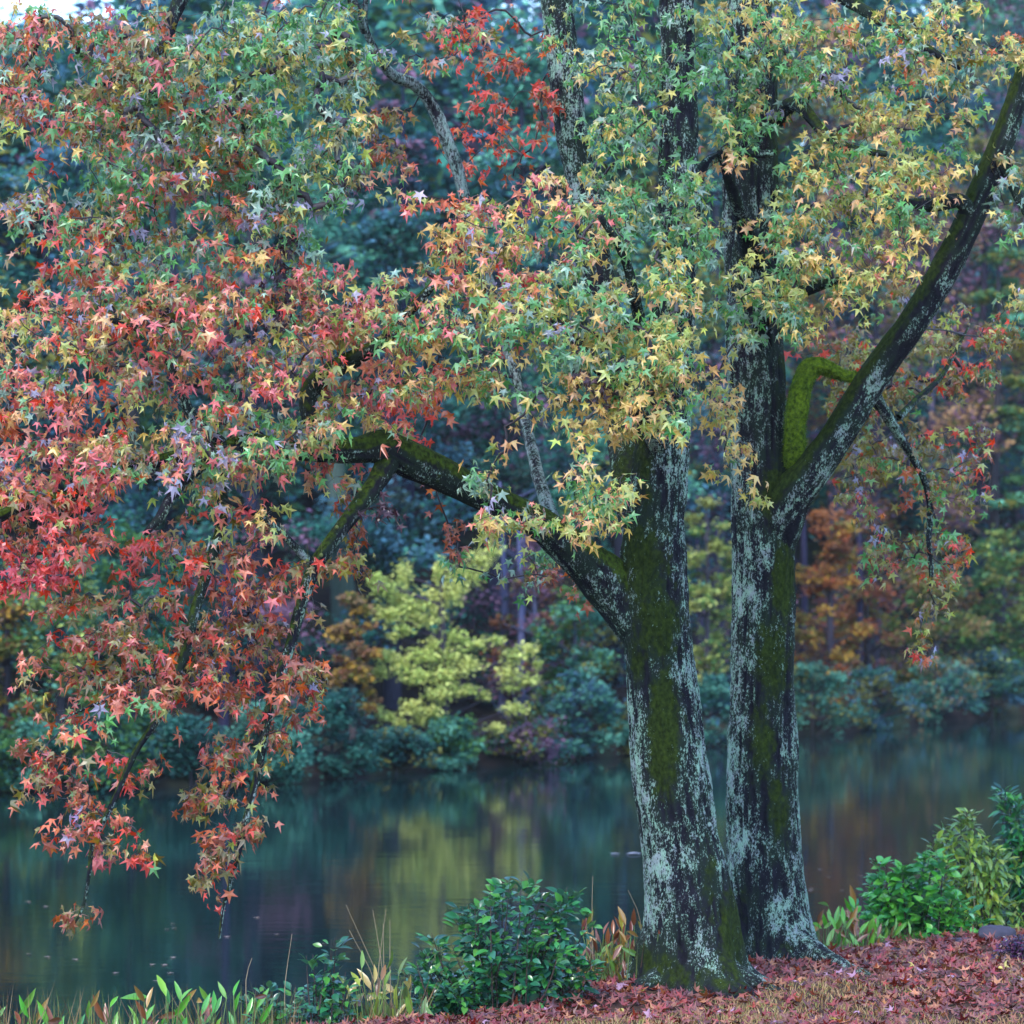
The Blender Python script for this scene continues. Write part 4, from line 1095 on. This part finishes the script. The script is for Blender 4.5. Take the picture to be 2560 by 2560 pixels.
def bush(name, label, px, base_py, Y, peaks, cols, n_leaves, leaf_len, leaf_w, n_parts, seed, base_z=0.05, group=None, droop=.2, cat="shrub", inner=.75):
    """peaks: (px, py, half width px) of the stem bundles that make the outline"""
    global rng
    rng = np.random.default_rng(seed)
    b = np.array([(px - 1280) / F * Y, Y, base_z])
    root = thing(name, b, label, cat, group)
    st = MB(); pos, ax, no = [], [], []
    stems = []
    for (qx, qy, hw, ns) in peaks:
        for _ in range(ns):
            a = rng.uniform(-1, 1)
            tip = P(qx + a * hw, qy + abs(a) ** 1.6 * hw * .55 + rng.exponential(18), Y + rng.normal(0, .22) * hw / 120)
            s0 = b + np.array([rng.normal(0, .12), rng.normal(0, .10), 0])
            mid = s0 * .45 + tip * .55 + np.array([(tip[0] - s0[0]) * .18, rng.normal(0, .05), (tip[2] - s0[2]) * .08])
            p, r = smooth_path([s0, mid, tip], [.009, .006, .002], .05)
            stems.append(p)
            st.tube(p, r, 5, c=s2l((74, 58, 50)) * rng.uniform(.6, 1.1))
    lens = np.array([len(p) for p in stems], float); pr = lens / lens.sum()
    for k in range(n_leaves):
        p = stems[rng.choice(len(stems), p=pr)]
        f = 1 - inner * rng.random() ** 1.25
        i = min(len(p) - 2, int(f * (len(p) - 1)))
        a0 = p[i]; d = norm((p[i + 1] - p[i])[None])[0]
        az = rng.uniform(0, 2 * math.pi) if rng.random() < .5 else rng.normal(-math.pi / 2, .9)
        o = np.array([math.cos(az), math.sin(az), 0])
        up_ = rng.normal(.35 if f > .88 else -.1 - droop, .4)
        ax_ = norm((o + np.array([0, 0, up_]) + d * .35)[None])[0]
        pos.append(a0 + o * rng.uniform(.005, .06) + rng.normal(0, .012, 3)); ax.append(ax_)
        no.append(norm((np.array([0, 0, 1.0]) + o * -.35 * np.sign(up_ - .1) + np.array([0, -.45, 0]) + rng.normal(0, .35, 3))[None])[0])
    pos, ax, no = map(np.array, (pos, ax, no)); n = len(pos)
    size = leaf_len * rng.uniform(.6, 1.2, n)
    ci = rng.integers(0, len(cols), n)
    cc = np.array(cols)[ci] * rng.normal(1, .15, (n, 1)).clip(.5, 1.5)
    V, Q = oval_leaf(leaf_w)
    link("stems", st.mesh("stems", M_STRAW, b), root)
    sc_ = -pos[:, 1] + .4 * np.abs(no[:, 1]) + rng.random(n) * .2
    pick = np.argsort(-sc_)[:n_parts]; keep = np.ones(n, bool); keep[pick] = False
    v, q, c = place_leaves(V, Q, pos[keep], ax[keep], no[keep], size[keep], cc[keep])
    link("foliage", mesh_np("foliage", v - b, q, {"col": c}, True, M_BUSH), root, kind="stuff")
    mm = {}
    for i in pick:
        if ci[i] not in mm:
            mm[ci[i]] = mesh_np("leaf", V, Q, {"col": np.repeat(np.array(cols)[ci[i]][None], len(V), 0)}, True, M_BUSH)
        o = bpy.data.objects.new("leaf", mm[ci[i]]); col.objects.link(o); o.parent = root
        o.matrix_local = leaf_matrix(pos[i] - b, ax[i], no[i], size[i])
    return root

S = lambda *a: s2l(a)
gd = [S(38, 98, 66), S(46, 116, 68), S(32, 80, 62), S(60, 132, 60), S(52, 112, 80), S(72, 138, 54)]
bush("waterside_bush", "dense dark glossy green bush left of the leaning trunk's foot", 1250, 2540, 24.9,
     [(1290, 2180, 70, 9), (1420, 2215, 60, 8), (1180, 2250, 60, 7), (1080, 2330, 60, 7), (1030, 2370, 40, 4), (1340, 2330, 110, 10), (1200, 2400, 120, 10), (1460, 2380, 40, 6), (1120, 2440, 90, 8), (1350, 2450, 120, 9), (1240, 2480, 180, 10)],
     gd + [S(30, 70, 50), S(84, 140, 60)], 2700, .094, .54, 280, 301, .12, "bushes on the near bank", inner=.6)
bush("waterside_bush", "smaller upright green bush among the marsh plants, left of the big bush", 800, 2560, 24.2,
     [(830, 2330, 22, 4), (790, 2370, 40, 4), (850, 2420, 40, 5), (770, 2450, 60, 6), (690, 2440, 50, 4), (640, 2470, 50, 4), (830, 2490, 80, 7), (700, 2510, 90, 7)], gd + [S(80, 124, 60)], 900, .088, .55, 140, 302, .02, "bushes on the near bank")
gl = [S(70, 148, 48), S(58, 132, 54), S(92, 164, 52), S(46, 112, 58), S(104, 170, 60)]
bush("waterside_bush", "rounded bright green bush right of the marsh plants", 2270, 2400, 30.0,
     [(2200, 2130, 22, 4), (2180, 2190, 40, 6), (2260, 2150, 40, 6), (2320, 2110, 50, 7), (2260, 2230, 80, 8), (2340, 2200, 80, 9), (2300, 2300, 100, 10), (2390, 2250, 70, 8), (2220, 2290, 50, 5), (2340, 2350, 90, 8)],
     [c * 1.15 for c in gl], 1700, .112, .55, 260, 303, .15, "bushes on the near bank", inner=.6)
gy = [S(164, 184, 60), S(128, 152, 56), S(170, 176, 60), S(100, 136, 54), S(112, 146, 60)]
bush("waterside_bush", "taller yellow-green bush with narrow leaves behind the bright green one", 2450, 2390, 30.6,
     [(2425, 2010, 24, 5), (2360, 2060, 36, 5), (2430, 2080, 60, 8), (2490, 2110, 60, 8), (2440, 2160, 70, 9), (2510, 2230, 60, 8), (2420, 2240, 60, 7), (2480, 2320, 80, 7)], gy, 1700, .115, .32, 240, 304, .15, "bushes on the near bank", droop=.7, inner=.6)
bush("waterside_bush", "tallest dark green bush at the bank's far right end", 2550, 2390, 31.0,
     [(2512, 1960, 14, 3), (2550, 1985, 36, 6), (2590, 2000, 50, 6), (2540, 2080, 60, 8), (2580, 2160, 70, 8), (2540, 2260, 70, 8), (2600, 2300, 80, 7)], gl[:2] + gd[:4] + [S(88, 140, 54)], 1500, .115, .34, 150, 305, .15, "bushes on the near bank", droop=.6, inner=.6)

# marsh plants: blades on stalks, each plant a thing
def marsh_plant(label, px, top, Y, z0, nl, cols, group, seed, L=.20, wd=.30):
    global rng
    rng = np.random.default_rng(seed)
    b = np.array([(px - 1280) / F * Y, Y, z0])
    root = thing("marsh_plant", b, label, "plant", group)
    zt = P(px, top, Y)[2]
    st = MB()
    V, Q = oval_leaf(wd, 5, .25, .12)
    for k in range(nl):
        h = (zt - z0 - L * .8) * (1 if k == 0 else rng.uniform(.55, 1.0))
        sp = rng.normal(0, .10, 2)
        top_ = b + np.array([sp[0], sp[1], max(.05, h)])
        c = np.array(cols[rng.integers(len(cols))]) * rng.uniform(.8, 1.2)
        st.tube(np.array([b + [sp[0] * .2, sp[1] * .2, 0], (b + top_) / 2 + [sp[0] * .1, 0, 0], top_]), [.006, .005, .0035], 5, c=S(96, 120, 60) * .8)
        up = abs(rng.normal(1.6, .7)) if rng.random() < .8 else rng.normal(-.2, .3)
        az = rng.uniform(0, 2 * math.pi)
        axis = np.array([math.cos(az), math.sin(az), up])
        nor = np.array([rng.normal(0, .6), -1, .35 + rng.normal(0, .3)])
        o = bpy.data.objects.new("leaf", mesh_np("leaf", V, Q, {"col": np.repeat(c[None], len(V), 0)}, True, M_BUSH))
        col.objects.link(o); o.parent = root
        o.matrix_local = leaf_matrix(top_ - b, axis / np.linalg.norm(axis), nor, L * rng.uniform(.8, 1.3))
    link("stalks", st.mesh("stalks", M_STRAW, b), root)
mg = [S(70, 142, 40), S(96, 160, 48), S(60, 124, 52), S(118, 164, 60)]
mo = [S(136, 78, 44), S(160, 120, 56), S(122, 62, 36), S(150, 140, 46), S(96, 132, 50), S(110, 56, 44)]
mx = mg + mo[:3]
r2 = np.random.default_rng(77)
ORD = "first second third fourth fifth sixth seventh eighth ninth tenth eleventh twelfth thirteenth fourteenth fifteenth sixteenth".split()
for k, px in enumerate([20, 70, 120, 165, 215, 262, 310, 350, 395, 440, 480, 520, 560, 600, 640]):
    top = [2490, 2480, 2500, 2540, 2470, 2480, 2520, 2500, 2445, 2440, 2460, 2450, 2460, 2440, 2480][k]
    marsh_plant(f"{ORD[k]} green spear-leaved marsh plant from the left along the bottom edge", px, top, 23.6 + r2.uniform(-.3, .5), -.05, 6, mg if k % 3 == 0 else mx, "marsh plants at bottom left", 400 + k, .165, .25)
for k, (px, top) in enumerate(sorted([(930, 2400), (960, 2380), (990, 2440), (905, 2440), (940, 2470), (1000, 2490), (890, 2490), (970, 2510), (1040, 2500)], key=lambda q: q[0])):
    marsh_plant(f"{ORD[k]} yellowing marsh plant from the small bush, before the big dark bush", px, top, 24.3 + r2.uniform(-.2, .3), .0, 8, [S(150, 160, 60), S(120, 150, 60), S(176, 150, 80), S(110, 130, 70), S(130, 90, 50)], "marsh plants between the bushes", 430 + k, .16, .26)
for k, (px, top) in enumerate(sorted([(1490, 2300), (1520, 2275), (1545, 2300), (1575, 2290), (1600, 2280), (1500, 2350), (1535, 2360), (1570, 2350), (1600, 2350), (1480, 2400), (1520, 2420), (1560, 2410), (1590, 2420), (1610, 2330)], key=lambda q: q[0])):
    marsh_plant(f"{ORD[k]} rusty dying marsh plant from the big bush, left of the leaning trunk", px, top, 26.3 + r2.uniform(-.3, .4), .05, 15, mo, "rusty marsh plants left of the trunk", 450 + k, .125, .28)
for k, (px, top) in enumerate(sorted([(2035, 2290), (2060, 2270), (2020, 2330), (2130, 2230), (2100, 2290), (2150, 2270), (2180, 2300), (2210, 2290), (2240, 2310), (2120, 2340), (2160, 2340), (2200, 2350), (2080, 2360), (2230, 2360), (2140, 2300), (2110, 2260)], key=lambda q: q[0])):
    marsh_plant(f"{ORD[k]} green and orange marsh plant from the upright trunk, before the bright bush", px, top, 29.4 + r2.uniform(-.4, .4), .12, 10, [S(90, 160, 40), S(110, 170, 50), S(70, 130, 50), S(160, 108, 48), S(120, 160, 60), S(130, 80, 50)], "marsh plants right of the trunk", 480 + k, .15, .26)

# tall dry stalks
SK = {}
for k, (x0, y0, x1, y1, Y) in enumerate(sorted([(960, 2480, 865, 2262, 24.4), (935, 2450, 873, 2325, 24.4), (955, 2420, 932, 2275, 24.5), (945, 2440, 965, 2272, 24.5), (960, 2440, 958, 2310, 24.4), (975, 2420, 975, 2300, 24.4), (712, 2470, 730, 2335, 24.1),
                                         (615, 2450, 630, 2395, 24.0), (1600, 2300, 1570, 2225, 26.3), (1480, 2290, 1482, 2190, 26.2), (2432, 2370, 2440, 2190, 30.0), (2445, 2370, 2425, 2150, 30.0)], key=lambda q: q[2])):
    a = P(x0, y0, Y); c_ = P(x1, y1, Y); g = np.array([a[0] + (a[0] - c_[0]) * .1, Y, min(.15, a[2])])
    mb = MB(); mb.tube([g, a * .5 + g * .5 + [.01, 0, 0], a, c_], [.004, .0038, .003, .0015], 4, .08, c=S(160, 136, 104))
    side = ["left of the big dark bush", "by the leaning trunk", "before the yellow-green bush"][0 if x0 < 1400 else 1 if x0 < 2000 else 2]
    SK[side] = SK.get(side, -1) + 1
    o = link("dry_stalk", mb.mesh("dry_stalk", M_STRAW, g), None, g, label=f"{ORD[SK[side]]} dry tan stalk from the left, among marsh plants {side}", category="stalk", group=f"dry stalks {side}")

# sedge between the plants
rng = np.random.default_rng(808)
mb = MB(); sg = [S(96, 104, 52), S(124, 96, 60), S(78, 96, 48), S(140, 116, 80), S(92, 66, 46), S(104, 120, 56)]
for (x0, x1, Y0, Y1, z0, tp, n) in ((-40, 760, 23.2, 24.3, -.1, 2470, 800), (880, 1060, 24.0, 24.7, -.05, 2440, 260), (1440, 1660, 25.9, 26.8, 0, 2330, 420), (2010, 2290, 28.8, 30.0, .05, 2310, 520), (2250, 2570, 29.6, 30.4, .15, 2360, 300)):
    for _ in range(n):
        Y = rng.uniform(Y0, Y1); X = (rng.uniform(x0, x1) - 1280) / F * Y
        h = (P(1280, tp, Y)[2] - z0) * rng.uniform(.5, 1.05)
        a = rng.uniform(0, 6.28); l = rng.normal(0, .22) * h; wd = rng.uniform(.003, .007)
        b = np.array([X, Y, z0]); m_ = b + [math.cos(a) * l * .35, math.sin(a) * l * .35, h * .62]; t_ = b + [math.cos(a) * l, math.sin(a) * l, h]
        sx = np.array([wd, rng.normal(0, .003), 0])
        mb.add(np.stack([b - sx, b + sx, m_ + sx * .8, m_ - sx * .8, t_]), [(0, 1, 2, 3)], [(3, 2, 4)], sg[rng.integers(len(sg))] * rng.uniform(.6, 1.2))
link("marsh_grass", mb.mesh("marsh_grass", M_STRAW, smooth=False), label="thin green and brown sedge blades between the marsh plants", category="grass", kind="stuff")

# ------------------------------------------------------------------ ground cover
rng = np.random.default_rng(909)
# dry turf
n = 76000
X = rng.uniform(-4, 8.5, n); v_ = rng.random(n) ** 1.1 * 8.5 - .05
Yg = bankY(X) - v_; Zg = near_z(X, Yg)
dens = fbm(np.stack([X * .9, Yg * .9, 0 * X], 1), 61)
keep = (dens + rng.normal(0, .06, n) - .05 + np.clip(v_ - 2.0, -1.5, 1.5) * .10) > .52
X, Yg, Zg = X[keep], Yg[keep], Zg[keep]; n = len(X)
h = rng.uniform(.02, .07, n) ; a = rng.uniform(0, 2 * math.pi, n)
d = np.stack([np.cos(a), np.sin(a), np.zeros(n)], 1); b = np.stack([X, Yg, Zg - .005], 1)
ln_ = rng.normal(0, 1.0, (n, 1)) * h[:, None]
tip = b + np.stack([0 * h, 0 * h, h], 1) + d * ln_
sd_ = np.stack([np.ones(n), 0 * h, 0 * h], 1) * .0032
V = np.stack([b - sd_, b + sd_, (b + tip) / 2 + sd_ * .7 + [0, 0, .008], tip, (b + tip) / 2 - sd_ * .7 + [0, 0, .008]], 1).reshape(-1, 3)
Q = np.concatenate([np.array([[0, 1, 2, 4]]) + (np.arange(n) * 5)[:, None]]); T = np.array([[4, 2, 3]]) + (np.arange(n) * 5)[:, None]
gc = np.array([S(170, 128, 84), S(148, 118, 70), S(130, 124, 62), S(176, 142, 100), S(140, 90, 62)])
link("dry_grass", mesh_np("dry_grass", V, [Q, T], {"col": np.repeat(gc[rng.integers(0, 5, n)] * rng.uniform(.7, 1.2, (n, 1)), 5, 0)}, False, M_STRAW),
     label="short straw-coloured turf showing through the fallen leaves", category="grass", kind="stuff")
# leaf litter
LC = np.array([.84, .62, .34]) * np.array([S(140, 36, 36), S(112, 34, 44), S(150, 62, 48), S(96, 40, 48), S(166, 88, 74), S(150, 96, 100), S(120, 56, 40), S(142, 48, 56), S(172, 112, 88), S(132, 84, 52), S(110, 66, 44), S(186, 138, 104), S(88, 34, 36), S(168, 54, 40)])
n = 25000
X = rng.uniform(-4, 8.5, n); v_ = rng.random(n) ** 1.15 * 8 - .12
Yg = bankY(X) - v_
dens = fbm(np.stack([X * .9, Yg * .9, 0 * X], 1), 61)
keep = (dens + rng.normal(0, .09, n) + np.clip(v_ - 2.0, -1.5, 1.5) * .085) < .66
X, Yg = X[keep], Yg[keep]; n = len(X)
def litter_pose(X, Yg, lift):
    n = len(X)
    pos = np.stack([X, Yg, near_z(X, Yg) + lift], 1)
    a = rng.uniform(0, 2 * math.pi, n)
    ax = norm(np.stack([np.cos(a), np.sin(a), rng.normal(.12, .38, n)], 1))
    no = norm(np.stack([rng.normal(0, .5, n), rng.normal(-.15, .5, n), np.ones(n)], 1))
    return pos, ax, no
pos, ax, no = litter_pose(X, Yg, rng.uniform(.008, .035, n))
ci = rng.integers(0, len(LC), n); cc = LC[ci] * rng.normal(1, .2, (n, 1)).clip(.5, 1.6)
V, T, C = leaf_batch(pos, ax, no, .062 * rng.uniform(.55, 1.2, n), rng.uniform(-.5, .7, n), rng.normal(.1, .4, n), cc, cc * .85)
link("leaf_litter", mesh_np("leaf_litter", V, T, {"col": C}, False, M_LITTER), label="thick carpet of burgundy and brown fallen leaves covering the bank", category="leaves", kind="stuff")
FG = [("dark red star-shaped leaf lying on top of the litter", "dark red leaves on the litter", S(150, 40, 38), 70), ("pale mauve leaf lying underside up on the litter", "mauve leaves on the litter", S(176, 130, 150), 45),
      ("orange-tan star-shaped leaf lying on the litter", "orange leaves on the litter", S(204, 130, 80), 30), ("yellow star-shaped leaf lying on the litter", "yellow leaves on the litter", S(214, 190, 84), 9)]
for lab, grp, c, k in FG:
    me = []
    for q in range(3):
        o_ = np.zeros((1, 3))
        V, T, C = leaf_batch(o_, np.array([[0, 1.0, 0]]), np.array([[0, 0, 1.0]]), np.array([1.0]), np.array([[.3, -.3, .5][q]]), np.array([[.2, .1, -.2][q]]), (c * (1 + .1 * q))[None], (c * .85)[None])
        me.append(mesh_np("fallen_leaf", V, T, {"col": C}, False, M_LITTER))
    xx = rng.uniform(-.3, 4.6, k); yy = bankY(xx) - rng.uniform(.1, 4.6, k)
    ok = yy > 23.4 + 0 * xx; xx, yy = xx[ok], yy[ok]
    pos, ax, no = litter_pose(xx, yy, np.full(len(xx), .045))
    for i in range(len(xx)):
        o = link("fallen_leaf", me[i % 3], label=lab, category="leaf", group=grp)
        o.matrix_world = leaf_matrix(pos[i], ax[i], no[i], .066 * rng.uniform(.7, 1.2))

# flat stones edging the bank, dark tuft
def stone(label, px, py, Y, sx, sy, sz, rz, c, seed):
    u = np.linspace(0, math.pi, 16)[:, None]; vv = np.linspace(0, 2 * math.pi, 26, endpoint=False)[None]
    p = np.stack([np.sin(u) * np.cos(vv), np.sin(u) * np.sin(vv), np.cos(u) + 0 * vv], -1).reshape(-1, 3)
    p = np.sign(p) * np.abs(p) ** .72
    p = p * (1 + (fbm(p * 1.6 + seed * 7, seed, 3)[:, None] - .5) * .55) * np.array([sx, sy, sz])
    i = np.arange(15)[:, None] * 26; j = np.arange(26)[None]
    q = np.stack([i + j, i + 26 + j, i + 26 + (j + 1) % 26, i + (j + 1) % 26], -1).reshape(-1, 4)
    loc = P(px, py, Y)
    o = link("flat_stone", mesh_np("flat_stone", p, q, {"col": np.repeat(c[None], len(p), 0)}, True, M_STONE), None, loc, label=label, category="stone", group="stones edging the bank")
    o.rotation_euler = (0, 0, rz)
M_STONE = simple_attr_mat("bank stone", .75, .3)
stc = S(112, 104, 122) * .42
stone("low grey stone half buried in leaves below the marsh plants", 2230, 2384, 28.7, .17, .12, .05, .5, stc, 1)
stone("flat grey stone at the bright green bush's foot", 2310, 2380, 29.0, .20, .13, .055, .6, stc, 2)
stone("long flat violet-grey stone sloping up to the right edge", 2420, 2364, 29.3, .30, .14, .07, .6, stc * .9, 3)
stone("tallest violet-grey stone beside the purple tuft", 2492, 2342, 29.5, .17, .14, .10, .5, stc * .9, 4)
stone("small dark round stone among leaves below the upright trunk's root", 2130, 2462, 26.6, .05, .05, .04, .2, stc * .55, 5)
bush("purple_tuft", "dark purple twiggy tuft at the bank's right edge", 2545, 2420, 27.7, [(2520, 2340, 20, 12), (2550, 2330, 30, 14), (2585, 2340, 30, 12), (2540, 2375, 40, 12)],
     [S(66, 26, 66), S(46, 22, 52), S(92, 34, 74)], 1000, .05, .4, 120, 306, float(near_z(np.array([4.1]), np.array([27.7]))[0]) - .02, None, inner=.85)

# things floating on the lake
def at_water(px, py):
    d = P(px, py, 1.0) - CAM
    return CAM + d * (-CAM[2] / d[2])
for px, lab, wd in ((1538, "smaller pale scrap floating on the lake, left of the leaning trunk", .13), (1585, "larger pale scrap floating on the lake, touching the leaning trunk's edge", .2)):
    p = at_water(px, 2137)
    V, Q = oval_leaf(.3, 6, .3, -.05)
    V = (V - [0, .5, 0]) * [wd, wd, wd * .8]; V[:, 2] += .012 - V[:, 2].min()
    V2 = V.copy(); V2[:, 2] -= .008
    o = link("floating_scrap", mesh_np("floating_scrap", np.vstack([V[:, [1, 0, 2]], V2[:, [1, 0, 2]]]), np.vstack([Q, Q[:, ::-1] + len(V)]), {"col": np.repeat(S(206, 206, 220)[None], len(V) * 2, 0)}, True, M_STRAW), None, p, label=lab, category="debris", group="pale scraps on the lake")
fm = None
for k in range(26):
    px, py = (random.uniform(20, 900), random.uniform(2250, 2480)) if k < 20 else (random.uniform(2020, 2160), random.uniform(2170, 2240))
    p = at_water(px, py) + [0, 0, .008]
    if fm is None:
        V, T, C = leaf_batch(np.zeros((1, 3)), np.array([[0, 1.0, 0]]), np.array([[0, 0, 1.0]]), np.array([1.0]), np.array([-.1]), np.array([0.0]), S(150, 130, 110)[None], S(140, 110, 100)[None])
        fm = mesh_np("floating_leaf", V, T, {"col": C}, False, M_LITTER)
    o = link("floating_leaf", fm, None, p, label="tiny tan leaf floating on the dark lake", category="leaf", group="leaves floating on the lake")
    o.scale = (.05, .05, .05); o.rotation_euler = (0, 0, random.uniform(0, 6))

# ------------------------------------------------------------------ air
def haze(density):
    lo, hi = np.array([-235, -190, -2.2]), np.array([245, 345, 42.0])
    v = np.array([[x, y, z] for x in (lo[0], hi[0]) for y in (lo[1], hi[1]) for z in (lo[2], hi[2])])
    f = np.array([[0, 1, 3, 2], [4, 6, 7, 5], [0, 4, 5, 1], [2, 3, 7, 6], [0, 2, 6, 4], [1, 5, 7, 3]])
    m = bpy.data.materials.new("thin mist"); m.use_nodes = True
    t = m.node_tree; t.nodes.clear()
    o = t.nodes.new("ShaderNodeOutputMaterial"); pv = t.nodes.new("ShaderNodeVolumePrincipled")
    pv.inputs["Color"].default_value = (.86, .90, .96, 1); pv.inputs["Density"].default_value = density; pv.inputs["Anisotropy"].default_value = 0.2
    t.links.new(pv.outputs[0], o.inputs["Volume"])
    m.cycles.homogeneous_volume = True if hasattr(m.cycles, "homogeneous_volume") else None
    link("haze", mesh_np("haze", v, f, None, False, m), kind="stuff")
HAZE = 0.00022
if HAZE > 0: haze(HAZE)
print("leaves", nL, nR)
